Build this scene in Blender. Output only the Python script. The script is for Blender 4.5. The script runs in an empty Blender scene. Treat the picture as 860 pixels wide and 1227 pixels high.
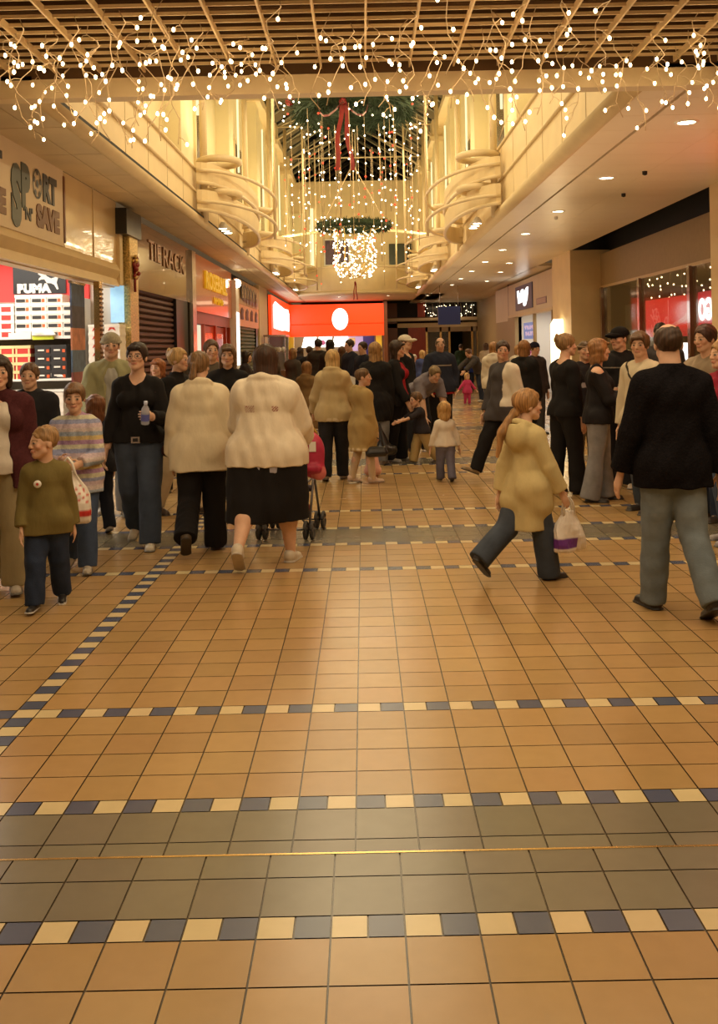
import bpy, bmesh, math, random
import numpy as np
from mathutils import Vector, Matrix

C = bpy.context.scene.collection
PI = math.pi
random.seed(7)
rng = np.random.default_rng(11)

# ------------------------------------------------------------------ camera numbers (photo frame 860 x 1227)
F_PX, VPX, VPY, CAM_H, ROLL = 1190.0, 435.0, 415.0, 1.60, 0.0205

def ground(px, py):
    """floor point seen at photo pixel (px, py)"""
    u, v = px - VPX, py - VPY
    c, s = math.cos(ROLL), math.sin(ROLL)
    x = u * c - v * s
    y = u * s + v * c
    d = F_PX * CAM_H / y
    return x * d / F_PX, d

def at_depth(px, py, d):
    u, v = px - VPX, py - VPY
    c, s = math.cos(ROLL), math.sin(ROLL)
    x = u * c - v * s
    y = u * s + v * c
    return x * d / F_PX, d, CAM_H - y * d / F_PX

# ------------------------------------------------------------------ tagging
def tag(o, label=None, cat=None, group=None, kind=None):
    if label: o['label'] = label
    if cat: o['category'] = cat
    if group: o['group'] = group
    if kind: o['kind'] = kind
    return o

def empty(name, loc=(0, 0, 0), rotz=0.0, parent=None):
    o = bpy.data.objects.new(name, None)
    C.objects.link(o)
    o.location = loc
    o.rotation_euler = (0, 0, rotz)
    o.empty_display_size = 0.1
    if parent: o.parent = parent
    return o

def thing(name, label, cat, loc=(0, 0, 0), rotz=0.0, group=None):
    return tag(empty(name, loc, rotz), label, cat, group)

def link(name, me, parent=None, loc=None):
    o = bpy.data.objects.new(name, me)
    C.objects.link(o)
    if parent: o.parent = parent
    if loc is not None: o.location = loc
    return o

# ------------------------------------------------------------------ materials
MATS = {}
def principled(name, color=(.8, .8, .8), rough=.5, metal=0.0, spec=.5, emit=None, estr=0.0, noise=0.0, nscale=12.0, bump=0.0, bscale=60.0, coat=0.0, alpha=1.0, trans=0.0, attr=None, stretch=None):
    if name in MATS: return MATS[name]
    m = bpy.data.materials.new(name)
    m.use_nodes = True
    nt = m.node_tree; N = nt.nodes; L = nt.links
    b = N['Principled BSDF']
    b.inputs['Base Color'].default_value = (*color, 1)
    b.inputs['Roughness'].default_value = rough
    b.inputs['Metallic'].default_value = metal
    b.inputs['Specular IOR Level'].default_value = spec
    b.inputs['Coat Weight'].default_value = coat
    b.inputs['Alpha'].default_value = alpha
    b.inputs['Transmission Weight'].default_value = trans
    src = None
    if attr:
        a = N.new('ShaderNodeAttribute'); a.attribute_name = attr
        src = a.outputs['Color']
    tc = None
    if noise > 0 or bump > 0:
        tc = N.new('ShaderNodeTexCoord')
        vec = tc.outputs['Object']
        if stretch:
            mp = N.new('ShaderNodeMapping'); mp.inputs['Scale'].default_value = stretch
            L.new(vec, mp.inputs['Vector']); vec = mp.outputs['Vector']
    if noise > 0:
        n = N.new('ShaderNodeTexNoise'); n.inputs['Scale'].default_value = nscale; n.inputs['Detail'].default_value = 4
        L.new(vec, n.inputs['Vector'])
        r = N.new('ShaderNodeMapRange')
        r.inputs['From Min'].default_value = .3; r.inputs['From Max'].default_value = .7
        r.inputs['To Min'].default_value = 1 - noise; r.inputs['To Max'].default_value = 1 + noise * .6
        L.new(n.outputs['Fac'], r.inputs['Value'])
        mx = N.new('ShaderNodeMix'); mx.data_type = 'RGBA'; mx.blend_type = 'MULTIPLY'
        mx.inputs['Factor'].default_value = 1
        if src: L.new(src, mx.inputs[6])
        else: mx.inputs[6].default_value = (*color, 1)
        L.new(r.outputs['Result'], mx.inputs[7])
        src = mx.outputs[2]
    if src: L.new(src, b.inputs['Base Color'])
    if bump > 0:
        n2 = N.new('ShaderNodeTexNoise'); n2.inputs['Scale'].default_value = bscale; n2.inputs['Detail'].default_value = 3
        L.new(vec, n2.inputs['Vector'])
        bp = N.new('ShaderNodeBump'); bp.inputs['Strength'].default_value = bump; bp.inputs['Distance'].default_value = .01
        L.new(n2.outputs['Fac'], bp.inputs['Height']); L.new(bp.outputs['Normal'], b.inputs['Normal'])
    if emit:
        b.inputs['Emission Color'].default_value = (*emit, 1)
        b.inputs['Emission Strength'].default_value = estr
    MATS[name] = m
    return m

def emis(name, color, strength, sample=True):
    if name in MATS: return MATS[name]
    m = principled(name, (.02, .02, .02), .5, emit=color, estr=strength)
    if not sample: m.cycles.emission_sampling = 'NONE'
    return m

# ------------------------------------------------------------------ signed distance field toolkit (numpy) -> one continuous mesh
def _v(a): return np.array(a, dtype=np.float32)

class Fld:
    def __init__(s, h):
        s.h = h; s.p = []; s.noise = None
    def rc(s, a, b, r1, r2, k=.01, flat=None, col=None, op='u', clip=None):
        """round cone a->b, flat = (axis, factor) squashes along axis, clip = list of (point, normal) half spaces kept where (p-point).normal<0"""
        a, b = _v(a), _v(b); R = max(r1, r2)
        lo = np.minimum(a - r1, b - r2); hi = np.maximum(a + r1, b + r2)
        s.p.append(dict(t='rc', a=a, b=b, r1=r1, r2=r2, k=k, flat=flat, col=col, op=op, clip=clip, lo=lo, hi=hi)); return s
    def el(s, c, r, M=None, k=.01, col=None, op='u', clip=None):
        c, r = _v(c), _v(r); M = np.eye(3, dtype=np.float32) if M is None else _v(M)
        e = np.sqrt((M ** 2) @ (r ** 2))
        s.p.append(dict(t='el', c=c, r=r, M=M, k=k, col=col, op=op, clip=clip, lo=c - e, hi=c + e)); return s
    def torus(s, c, n, R, r, k=.01, col=None, op='u', clip=None):
        c, n = _v(c), _v(n); n = n / np.linalg.norm(n)
        s.p.append(dict(t='to', c=c, n=n, R=R, r=r, k=k, col=col, op=op, clip=clip, lo=c - R - r, hi=c + R + r)); return s
    def cut(s, point, normal):
        s.p.append(dict(t='cut', pt=_v(point), n=_v(normal), op='c')); return s
    def ev(s, q, P):
        if q['t'] == 'rc':
            a, b = q['a'], q['b']; sc = 1.0
            if q['flat'] is not None:
                ax, f = _v(q['flat'][0]), q['flat'][1]
                ax = ax / np.linalg.norm(ax)
                P = P + ((P - a) @ ax)[..., None] * ax * (1 / f - 1)
                b = b + ((b - a) @ ax) * ax * (1 / f - 1)
                sc = min(1.0, f) * .5 + .5 * f if f < 1 else 1.0
            ba = b - a; l2 = float(ba @ ba) + 1e-12
            t = np.clip(((P - a) @ ba) / l2, 0, 1)
            d = np.sqrt(((P - a - t[..., None] * ba) ** 2).sum(-1)) - (q['r1'] + (q['r2'] - q['r1']) * t)
            d = d * sc
        elif q['t'] == 'el':
            L = (P - q['c']) @ q['M']
            k0 = np.sqrt(((L / q['r']) ** 2).sum(-1)); k1 = np.sqrt(((L / q['r'] ** 2) ** 2).sum(-1)) + 1e-9
            d = k0 * (k0 - 1) / k1
        else:
            L = P - q['c']; z = L @ q['n']
            rad = np.sqrt(np.maximum((L ** 2).sum(-1) - z * z, 0))
            d = np.sqrt((rad - q['R']) ** 2 + z * z) - q['r']
        if q['clip']:
            for pt, n in q['clip']: d = np.maximum(d, (P0(P, q) - _v(pt)) @ _v(n))
        return d
    def mesh(s, name, mat, base, colfn=None, smooth=1):
        h = s.h
        us = [q for q in s.p if q['op'] == 'u']
        lo = np.min([q['lo'] for q in us], 0) - 3 * h; hi = np.max([q['hi'] for q in us], 0) + 3 * h
        n = np.ceil((hi - lo) / h).astype(int) + 1
        D = np.full(tuple(n), .3, dtype=np.float32)
        ax = [lo[i] + h * np.arange(n[i], dtype=np.float32) for i in range(3)]
        def grid(sl):
            g = np.empty(tuple(x.stop - x.start for x in sl) + (3,), dtype=np.float32)
            g[..., 0] = ax[0][sl[0]][:, None, None]; g[..., 1] = ax[1][sl[1]][None, :, None]; g[..., 2] = ax[2][sl[2]][None, None, :]
            return g
        for q in s.p:
            if q['op'] == 'c':
                sl = tuple(slice(0, n[i]) for i in range(3))
                d = ((ax[0] - q['pt'][0]) * q['n'][0])[:, None, None] + ((ax[1] - q['pt'][1]) * q['n'][1])[None, :, None] + ((ax[2] - q['pt'][2]) * q['n'][2])[None, None, :]
                D = np.maximum(D, d.astype(np.float32)); continue
            m = q['k'] + 3 * h
            i0 = np.clip(np.floor((q['lo'] - m - lo) / h).astype(int), 0, n); i1 = np.clip(np.ceil((q['hi'] + m - lo) / h).astype(int) + 1, 0, n)
            if (i1 <= i0).any(): continue
            sl = tuple(slice(int(i0[i]), int(i1[i])) for i in range(3))
            d = s.ev(q, grid(sl)); k = max(q['k'], 1e-5); S = D[sl]
            if q['op'] == 'u':
                hh = np.clip(.5 + .5 * (S - d) / k, 0, 1)
                D[sl] = S * (1 - hh) + d * hh - k * hh * (1 - hh)
            else:
                d = -d
                hh = np.clip(.5 - .5 * (S - d) / k, 0, 1)
                D[sl] = S * (1 - hh) + d * hh + k * hh * (1 - hh)
        if s.noise:
            amp, fr, seed = s.noise
            r2 = np.random.default_rng(seed); full = grid(tuple(slice(0, n[i]) for i in range(3)))
            acc = 0
            for j in range(4):
                w = r2.normal(size=3) * fr * np.array([1, 1, .55]); acc = acc + np.sin(full @ w.astype(np.float32) + r2.uniform(0, 6.28)).astype(np.float32)
            D += amp * acc * .5
        D[0] = D[-1] = .05; D[:, 0] = D[:, -1] = .05; D[:, :, 0] = D[:, :, -1] = .05
        V, Q = nets(D, lo, h)
        if len(V) == 0: V = np.zeros((3, 3), np.float32); Q = np.array([[0, 1, 2, 2]])
        for _ in range(smooth): V = relax(V, Q)
        me = bpy.data.meshes.new(name)
        me.vertices.add(len(V)); me.vertices.foreach_set('co', V.astype(np.float32).ravel())
        me.loops.add(len(Q) * 4); me.loops.foreach_set('vertex_index', Q.astype(np.int32).ravel())
        me.polygons.add(len(Q)); me.polygons.foreach_set('loop_start', np.arange(0, len(Q) * 4, 4, dtype=np.int32))
        me.polygons.foreach_set('use_smooth', np.ones(len(Q), dtype=bool))
        col = np.empty((len(V), 4), np.float32); col[:] = (*base, 1)
        if any(q.get('col') is not None for q in s.p):
            best = np.full(len(V), 9.0, np.float32)
            for q in us:
                inside = ((V > q['lo'] - .02) & (V < q['hi'] + .02)).all(1)
                if not inside.any(): continue
                d = s.ev(q, V[inside]); w = np.where(inside)[0]; ok = d < best[w]
                best[w[ok]] = d[ok]; col[w[ok], :3] = q['col'] if q['col'] is not None else base
        if colfn is not None:
            c = colfn(V, col[:, :3]);  col[:, :3] = c
        at = me.color_attributes.new('Col', 'FLOAT_COLOR', 'POINT')
        at.data.foreach_set('color', col.ravel())
        me.update(); me.validate()
        me.materials.append(mat)
        return me

def P0(P, q):
    if q['t'] == 'rc' and q['flat'] is not None:
        ax, f = _v(q['flat'][0]), q['flat'][1]; ax = ax / np.linalg.norm(ax)
        return P + ((P - q['a']) @ ax)[..., None] * ax * (f - 1)
    return P

def nets(D, lo, h):
    S = D < 0
    cnt = np.zeros(tuple(x - 1 for x in D.shape), np.uint8)
    for i in (0, 1):
        for j in (0, 1):
            for k in (0, 1):
                cnt += S[i:D.shape[0] - 1 + i, j:D.shape[1] - 1 + j, k:D.shape[2] - 1 + k]
    m = (cnt > 0) & (cnt < 8)
    cells = np.argwhere(m)
    idx = np.full(m.shape, -1, np.int32); idx[m] = np.arange(len(cells))
    pos = np.zeros((len(cells), 3), np.float32); num = np.zeros(len(cells), np.float32)
    cv = {}
    for i in (0, 1):
        for j in (0, 1):
            for k in (0, 1): cv[i, j, k] = D[cells[:, 0] + i, cells[:, 1] + j, cells[:, 2] + k]
    for a in cv:
        for axis in range(3):
            if a[axis]: continue
            b = list(a); b[axis] = 1; b = tuple(b)
            d0, d1 = cv[a], cv[b]; x = (d0 < 0) != (d1 < 0)
            t = np.where(x, d0 / np.where(x, d0 - d1, 1), 0)
            p = np.array(a, np.float32)[None].repeat(len(cells), 0); p[:, axis] = t
            pos += p * x[:, None]; num += x
    V = (cells + pos / np.maximum(num, 1)[:, None]) * h + lo
    Q = []
    e = np.argwhere(S[:-1, 1:-1, 1:-1] != S[1:, 1:-1, 1:-1]) + [0, 1, 1]
    if len(e):
        i, j, k = e.T; q = np.stack([idx[i, j - 1, k - 1], idx[i, j, k - 1], idx[i, j, k], idx[i, j - 1, k]], 1)
        fl = ~S[i, j, k]; q[fl] = q[fl][:, ::-1]; Q.append(q)
    e = np.argwhere(S[1:-1, :-1, 1:-1] != S[1:-1, 1:, 1:-1]) + [1, 0, 1]
    if len(e):
        i, j, k = e.T; q = np.stack([idx[i - 1, j, k - 1], idx[i - 1, j, k], idx[i, j, k], idx[i, j, k - 1]], 1)
        fl = ~S[i, j, k]; q[fl] = q[fl][:, ::-1]; Q.append(q)
    e = np.argwhere(S[1:-1, 1:-1, :-1] != S[1:-1, 1:-1, 1:]) + [1, 1, 0]
    if len(e):
        i, j, k = e.T; q = np.stack([idx[i - 1, j - 1, k], idx[i, j - 1, k], idx[i, j, k], idx[i - 1, j, k]], 1)
        fl = ~S[i, j, k]; q[fl] = q[fl][:, ::-1]; Q.append(q)
    Q = np.concatenate(Q) if Q else np.zeros((0, 4), int)
    return V.astype(np.float32), Q

def relax(V, Q):
    acc = np.zeros_like(V); n = np.zeros(len(V), np.float32)
    for a in range(4):
        for b in ((a + 1) % 4, (a - 1) % 4):
            for c in range(3): acc[:, c] += np.bincount(Q[:, a], V[Q[:, b], c], len(V)).astype(np.float32)
            n += np.bincount(Q[:, a], minlength=len(V))
    return V * .5 + .5 * acc / np.maximum(n, 1)[:, None]
# ------------------------------------------------------------------ people
SKIN = principled('skin', rough=.55, attr='Col', noise=.06, nscale=30)
CLOTH = principled('cloth', rough=.85, attr='Col', noise=.07, nscale=10, bump=.35, bscale=22, spec=.2, stretch=(1.6, 1.6, .7))
DENIM = principled('denim', rough=.8, attr='Col', noise=.18, nscale=12, bump=.2, bscale=120, spec=.2)
KNIT = principled('knit', rough=.95, attr='Col', noise=.2, nscale=60, bump=.5, bscale=150, spec=.1)
FLEECE = principled('fleece', rough=1.0, attr='Col', noise=.25, nscale=50, bump=.8, bscale=90, spec=.05)
HAIR = principled('hair', rough=.5, attr='Col', noise=.45, nscale=40, bump=.5, bscale=60, spec=.4, stretch=(1, 1, .12))
SHOE = principled('shoe_leather', rough=.45, attr='Col', noise=.1, nscale=30)

import zlib
def rotx(a): c, s = math.cos(a), math.sin(a); return np.array([[1, 0, 0], [0, c, -s], [0, s, c]])
def roty(a): c, s = math.cos(a), math.sin(a); return np.array([[c, 0, s], [0, 1, 0], [-s, 0, c]])
def rotz(a): c, s = math.cos(a), math.sin(a); return np.array([[c, -s, 0], [s, c, 0], [0, 0, 1]])
def nrm(v): v = np.asarray(v, float); return v / (np.linalg.norm(v) + 1e-9)
def lerp(a, b, t): return np.asarray(a) * (1 - t) + np.asarray(b) * t
R_ = math.radians

SKIN_TONE = (.68, .42, .29)
def person(label, px=None, pos=None, H=1.7, yaw=0.0, headf=None, build=1.0, sex='f', lean=0.0, head=(0, 0, 0),
           armL=(4, 9, 14, 3), armR=(4, 9, 14, 3), legL=(3, 3), legR=(-4, 5), turnout=8, spread=None, hipf=None,
           skin=SKIN_TONE, hair='short', haircol=(.05, .025, .012), hat=None,
           tops=(), bottom=None, shoes=(.03, .025, .02), sole=None, bare_leg=False, group=None, vox=None, mood=0, grip=(0, 0), glasses=False, tail=0.0):
    """legX=(thigh forward deg, knee flex deg[, foot pitch]), armX=(upper swing, upper abduct, fore swing, fore abduct); L is at local +x"""
    if pos is None: pos = ground(*px)
    X, Y = pos
    if vox is None: vox = min(.0165, max(.0062, Y * .00082))
    if headf is None: headf = .134 if H > 1.5 else (.134 + (1.5 - H) * .11)
    if hipf is None: hipf = .515 if H > 1.45 else .515 - (1.45 - H) * .12
    hh = headf * H; hs = hh / .225
    chin = H - hh; sh = chin - .048 * H; hip = hipf * H; T = sh - hip
    sw = (.084 if sex == 'f' or H < 1.45 else .096) * H * (1 + (build - 1) * .6); b = build
    root = tag(empty('person', (X, Y, 0), R_(yaw)), label, 'person', group)
    # ---- legs
    thigh = (hip - .045 * H) * .52; shin = (hip - .045 * H) * .48
    hw = (.052 if spread is None else spread) * H
    legs = []
    for sx, lg in ((1, legL), (-1, legR)):
        th, kn = R_(lg[0]), R_(lg[1])
        ab = R_(lg[3]) if len(lg) > 3 else R_(1.5)
        hj = np.array([sx * hw, 0, 0.])
        d1 = nrm([sx * math.sin(ab), -math.sin(th), -math.cos(th)])
        a2 = th - kn
        d2 = nrm([sx * math.sin(ab) * .4, -math.sin(a2), -math.cos(a2)])
        kj = hj + d1 * thigh; aj = kj + d2 * shin
        fp = R_(lg[2]) if len(lg) > 2 else (max(0., -a2 - .12) if True else 0)
        f = rotz(sx * R_(turnout)) @ np.array([0, -math.cos(fp), -math.sin(fp)])
        dn = nrm(np.array([0, 0, -1.]) - f * (np.array([0, 0, -1.]) @ f))
        heelp = aj - f * .028 * H + dn * (.045 * H); toe = aj + f * .105 * H + dn * .045 * H
        legs.append(dict(hj=hj, kj=kj, aj=aj, f=f, dn=dn, low=min(heelp[2], toe[2]), sx=sx, d2=d2))
    off = -min(l['low'] for l in legs)
    pel = np.array([0, 0, off])
    for l in legs:
        for q in ('hj', 'kj', 'aj'): l[q] = l[q] + pel
    # ---- torso frame
    U = rotx(R_(lean))
    up = lambda x, y, z: pel + U @ np.array([x, y, z], float)
    uy = U @ np.array([0, 1., 0])
    arms = []
    for sx, A in ((1, armL), (-1, armR)):
        s1, b1, s2, b2 = [R_(q) for q in A]
        sj = up(sx * sw, .004 * H, T - .030 * H)
        d1 = nrm([sx * math.sin(b1), -math.sin(s1) * math.cos(b1), -math.cos(s1) * math.cos(b1)])
        d2 = nrm([sx * math.sin(b2), -math.sin(s2) * math.cos(b2), -math.cos(s2) * math.cos(b2)])
        ej = sj + d1 * .172 * H; wj = ej + d2 * .142 * H
        arms.append(dict(sj=sj, ej=ej, wj=wj, d=d2, sx=sx))
    # ---- head frame
    Hm = U @ rotz(R_(head[0])) @ rotx(R_(head[1])) @ roty(R_(head[2]))
    if lean > 0: Hm = rotx(R_(lean * .55)) @ rotz(R_(head[0])) @ rotx(R_(head[1])) @ roty(R_(head[2]))
    hc = up(0, -.012 * H, T + .048 * H) + Hm @ np.array([0, -.004, .1125]) * hs
    hp = lambda x, y, z: hc + Hm @ (np.array([x, y, z]) * hs)
    hr = lambda *r: np.array(r) * hs
    lip = lerp(skin, (.45, .12, .10), .6); dark = lerp(haircol, (.03, .02, .015), .4)
    def torso(F, t, bust=True, col=None):
        F.rc(up(-.036 * H, .004 * H, .01 * H), up(.036 * H, .004 * H, .01 * H), .064 * H * b + t, .064 * H * b + t, .01, (uy, .98), col)
        F.rc(up(0, 0, .02 * H), up(0, -.002 * H, .42 * T), .09 * H * b + t, (.076 if sex == 'f' else .086) * H * b + t, .03, (uy, .76), col)
        F.rc(up(0, 0, .42 * T), up(0, .002 * H, .74 * T), (.074 if sex == 'f' else .084) * H * b + t, (.085 if sex == 'f' else .094) * H * (1 + (b - 1) * .7) + t, .03, (uy, .74), col)
        for sx in (1, -1):
            F.rc(up(sx * .022 * H, .008 * H, T + .004 * H), up(sx * sw * .93, .006 * H, T - .028 * H), .030 * H + t * .8, .040 * H + t * .8, .03, None, col)
            F.rc(up(sx * .03 * H, .006 * H, T * .8), up(sx * sw * .8, .006 * H, T - .05 * H), .06 * H + t, .045 * H + t, .03, None, col)
        if sex == 'f' and bust and H > 1.45:
            for sx in (1, -1): F.el(up(sx * .045 * H, -.056 * H, .70 * T), np.array([.042, .031, .040]) * H * (.6 + .4 * b) + t * .8, k=.03, col=col)
    def armf(F, t, upto=1.0, col=None, flare=0.0, ra=1.0):
        for a in arms:
            F.rc(a['sj'], a['ej'], (.039 * ra) * H * (.6 + .4 * b) + t * .8, .030 * H * ra + t, .02, None, col)
            if upto > .5:
                q = lerp(a['ej'], a['wj'], (upto - .5) * 2 * .97)
                F.rc(a['ej'], q, .030 * H * ra + t, (.021 * H + t * .9 + flare), .008, None, col, clip=[(q, a['d'])])
    # ---- body
    F = Fld(vox)
    torso(F, 0)
    lt = 1.0 if (bare_leg or (bottom and bottom[0] == 'skirt')) else .8
    for l in legs:
        bk = np.cross(l['d2'], np.array([1., 0, 0])); bk = bk if bk[1] > 0 else -bk
        F.rc(l['hj'], l['kj'], .068 * lt * H * (.5 + b * .5), .041 * lt * H * (.5 + .5 * b), .02)
        F.rc(l['kj'], lerp(l['kj'], l['aj'], .35) + bk * .012 * H * lt, .038 * H * lt, .038 * lt * H * (.5 + .5 * b), .02)
        F.rc(lerp(l['kj'], l['aj'], .3) + bk * .008 * H * lt, l['aj'], .036 * lt * H * (.5 + .5 * b), .022 * H, .02)
        F.rc(l['aj'] - l['f'] * .012 * H + l['dn'] * .024 * H, l['aj'] + l['f'] * .085 * H + l['dn'] * .032 * H, .021 * H, .013 * H, .02)
    armf(F, -.004, 1.0)
    for ai, a in enumerate(arms):           # hands: palm, four unequal curled fingers and a thumb from the side of the palm
        d = a['d']; w = a['wj']; sx = a['sx']
        t0 = np.array([0, -1., .0]) if d[2] < -.55 else np.array([0, -.25, 1.])
        th = nrm(t0 - d * (t0 @ d)); n = np.cross(d, th); n = n if n @ np.array([-sx, 0, 0]) > 0 else -n
        fr = max(.0052 * H, vox * .78)
        pc = w + d * .052 * H
        F.rc(w - d * .005 * H, pc, .018 * H, .023 * H, .012, (n, .55))
        g = R_(18 + 62 * grip[ai])
        for j, (o, ln) in enumerate(((.0165, .040), (.0055, .045), (-.0055, .042), (-.0165, .033))):
            p0 = pc + th * o * H * 1.05 + d * .012 * H
            e1 = d * math.cos(g * .6) + n * math.sin(g * .6); e2 = d * math.cos(g * 1.6) + n * math.sin(g * 1.6)
            p1 = p0 + e1 * ln * .55 * H; p2 = p1 + e2 * ln * .5 * H
            F.rc(p0, p1, fr, fr * .95, .004); F.rc(p1, p2, fr * .95, fr * .8, .003)
        q0 = w + d * .018 * H + th * .016 * H; q1 = q0 + nrm(d * .75 + th * .65 + n * .3) * .026 * H; q2 = q1 + nrm(d + th * .12 + n * .45) * .024 * H
        F.rc(q0, q1, fr * 1.25, fr * 1.1, .006); F.rc(q1, q2, fr * 1.1, fr * .85, .003)
    F.rc(up(0, .012 * H, T - .005 * H), hp(0, .012, -.06), (.034 if sex == 'f' else .038) * H, (.031 if sex == 'f' else .036) * H, .025)
    # head
    F.el(hp(0, .014, .028), hr(.074, .094, .085), Hm, .015)
    F.rc(hp(0, -.03, -.005), hp(0, -.052, -.078), .062 * hs, .030 * hs, .02)
    for sx in (1, -1):
        F.rc(hp(sx * .038, -.02, -.055), hp(sx * .012, -.060, -.086), .028 * hs, .02 * hs, .02)
        F.el(hp(sx * .042, -.062, -.022), hr(.022, .018, .02), Hm, .015)
        F.el(hp(sx * .0735, .012, -.010), hr(.010, .02, .031), Hm, .006)
        F.el(hp(sx * .031, -.098, .004), hr(.017, .013, .010), Hm, .014, op='s')
        F.el(hp(sx * .031, -.076, .003), hr(.0145, .0135, .0125), Hm, .006, col=None)
    F.rc(hp(0, -.084, .018), hp(0, -.101, -.024), .009 * hs, .0125 * hs, .014)
    for sx in (1, -1): F.el(hp(sx * .012, -.092, -.028), hr(.009, .010, .008), Hm, .006)
    F.el(hp(0, -.089, -.052), hr(.024, .011, .006), Hm, .004)
    F.el(hp(0, -.087, -.061), hr(.02, .011, .007), Hm, .004)
    def face(V, c):
        L = ((V - hc) @ Hm) / hs
        c = np.tile(np.array(skin, np.float32), (len(V), 1))
        x, y, z = np.abs(L[:, 0]), L[:, 1], L[:, 2]
        fr = (y < -.03)
        def put(m, col, a=1.0): c[m] = c[m] * (1 - a) + np.array(col, np.float32) * a
        put(fr & (((x - .043) / .024) ** 2 + ((z + .024) / .022) ** 2 < 1), (.62, .22, .16), .28)
        put(fr & (z < -.048) & (z > -.066) & (x < .026 - abs(0)), lip)
        put(fr & (((x - .031) / .020) ** 2 + ((z - .005) / .012) ** 2 < 1), lerp(skin, (.22, .10, .06), .22))  # eye socket shade painted into the skin colour
        put(fr & (((x - .031) / .0145) ** 2 + ((z - .003) / .0075) ** 2 < 1), (.42, .37, .33))
        put(fr & (((x - .031) / .0085) ** 2 + ((z - .003) / .0085) ** 2 < 1), (.02, .018, .015))
        put(fr & (x > .012) & (x < .052) & (np.abs(z - .024 + (x - .03) ** 2 * 8) < .0055), dark, .8)
        put(fr & (z < -.031) & (z > -.039) & (x < .014) & (y < -.09), lerp(skin, (.2, .08, .05), .5))
        if glasses:
            rr = ((x - .033) / .026) ** 2 + ((z - .002) / .02) ** 2
            put(fr & (rr < 1.25) & (rr > .72), (.06, .04, .035), .75)
        return c
    link('body', F.mesh('body', SKIN, skin, face), root)
    # ---- hair
    if hair and hair != 'none':
        F = Fld(max(.0062, vox * .95)); hm = Hm
        top = .012 if hair in ('crop',) else .02
        if hair == 'balding':
            F.el(hp(0, .019, .026), hr(.083, .103, .087), hm, .01)
            F.el(hp(0, -.045, .125), hr(.07, .13, .06), hm, .01, op='s')
        else:
            g = {'crop': .006, 'short': .014, 'wild': .02}.get(hair, .015)
            F.el(hp(0, .018, .034), hr(.074 + g, .094 + g, .083 + g), hm, .01)
        if hair in ('long', 'longback'):
            ln = .30 if hair == 'long' else .26
            F.rc(hp(0, .05, .02), hp(0, .075, -ln), .088 * hs, .07 * hs, .02, (hm @ np.array([0, 1., 0]), .5))
            for sx in (1, -1): F.rc(hp(sx * .068, .012, .02), hp(sx * .075, .012, -.16), .027 * hs, .02 * hs, .02)
        if hair == 'bob':
            F.rc(hp(0, .035, .01), hp(0, .045, -.10), .09 * hs, .082 * hs, .02, (hm @ np.array([0, 1., 0]), .75))
            for sx in (1, -1): F.rc(hp(sx * .07, .0, .02), hp(sx * .072, -.01, -.10), .026 * hs, .02 * hs, .02)
        if hair == 'ponytail':
            F.el(hp(0, .118, .02), hr(.026, .024, .026), hm, .012)
            F.rc(hp(0, .125, .015), hp(.01, .14, -.09), .024 * hs, .032 * hs, .012); F.rc(hp(.01, .14, -.09), hp(.02, .125, -.20), .032 * hs, .012 * hs, .012)
        if hair == 'lowtail':
            F.el(hp(0, .10, -.06), hr(.03, .028, .03), hm, .015)
            F.rc(hp(0, .112, -.05), hp(.0, .165 + tail, -.20), .03 * hs, .036 * hs, .015); F.rc(hp(0, .165 + tail, -.20), hp(.01, .175 + tail * 1.4, -.38), .036 * hs, .014 * hs, .01)
        if hair == 'bun':
            F.el(hp(0, .105, .06), hr(.042, .036, .042), hm, .012)
            F.el(hp(.0, .11, .10), hr(.03, .02, .03), hm, .012)
        # nape / side trimming and the opening for the face
        if hair in ('short', 'crop', 'wild', 'balding', 'bun', 'ponytail'):
            F.rc(hp(-.2, -.02, -.14), hp(.2, -.02, -.14), .105 * hs, .105 * hs, .01, op='s')
            F.rc(hp(-.2, .09, -.135), hp(.2, .09, -.135), .07 * hs, .07 * hs, .01, op='s') if hair != 'ponytail' else None
        F.el(hp(0, -.098, -.032), hr(.071, .085, .098), hm, .008, op='s')
        if hair in ('long', 'bob', 'fringe', 'short', 'wild', 'longback') and sex == 'f' or hair == 'wild':
            F.rc(hp(-.045, -.083, .068), hp(.045, -.083, .068), .017 * hs, .017 * hs, .012)
        F.noise = (.0032, 95, zlib.crc32((label).encode()) % 999)
        def hc_fn(V, c):
            L = ((V - hc) @ Hm) / hs
            s = np.sin(np.arctan2(L[:, 0], L[:, 1]) * 34 + L[:, 2] * 14) * .5 + .5
            return c * (0.72 + .5 * s[:, None])
        link('hair', F.mesh('hair', HAIR, haircol, hc_fn), root)
    # ---- hat
    if hat:
        F = Fld(max(.0062, vox * .9)); hcol = hat[1]
        bs = .93 if hat[0] == 'beanie' else 1.0
        F.el(hp(0, .018, .046), hr(.096 * bs, .114 * bs, .088), Hm, .01, clip=[(hp(0, 0, .028), Hm @ np.array([0, .12, -1.]))])
        if hat[0] == 'cap':
            br = Hm @ nrm([0, .35, 1]); F.rc(hp(0, -.075, .045), hp(0, -.135, .026), .076 * hs, .06 * hs, .008, (br, .12))
        if hat[0] == 'beanie':
            F.torus(hp(0, .016, .038), Hm @ nrm([0, -.12, 1.]), .089 * hs, .013 * hs, .006)
        if hat[0] == 'band':
            F = Fld(max(.0062, vox * .9)); F.torus(hp(0, .016, .055), Hm @ nrm([0, -.1, 1.]), .088 * hs, .013 * hs, .004)
        link({'cap': 'cap', 'beanie': 'beanie_hat', 'band': 'headband'}[hat[0]], F.mesh('hat', KNIT, hcol), root)
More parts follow.
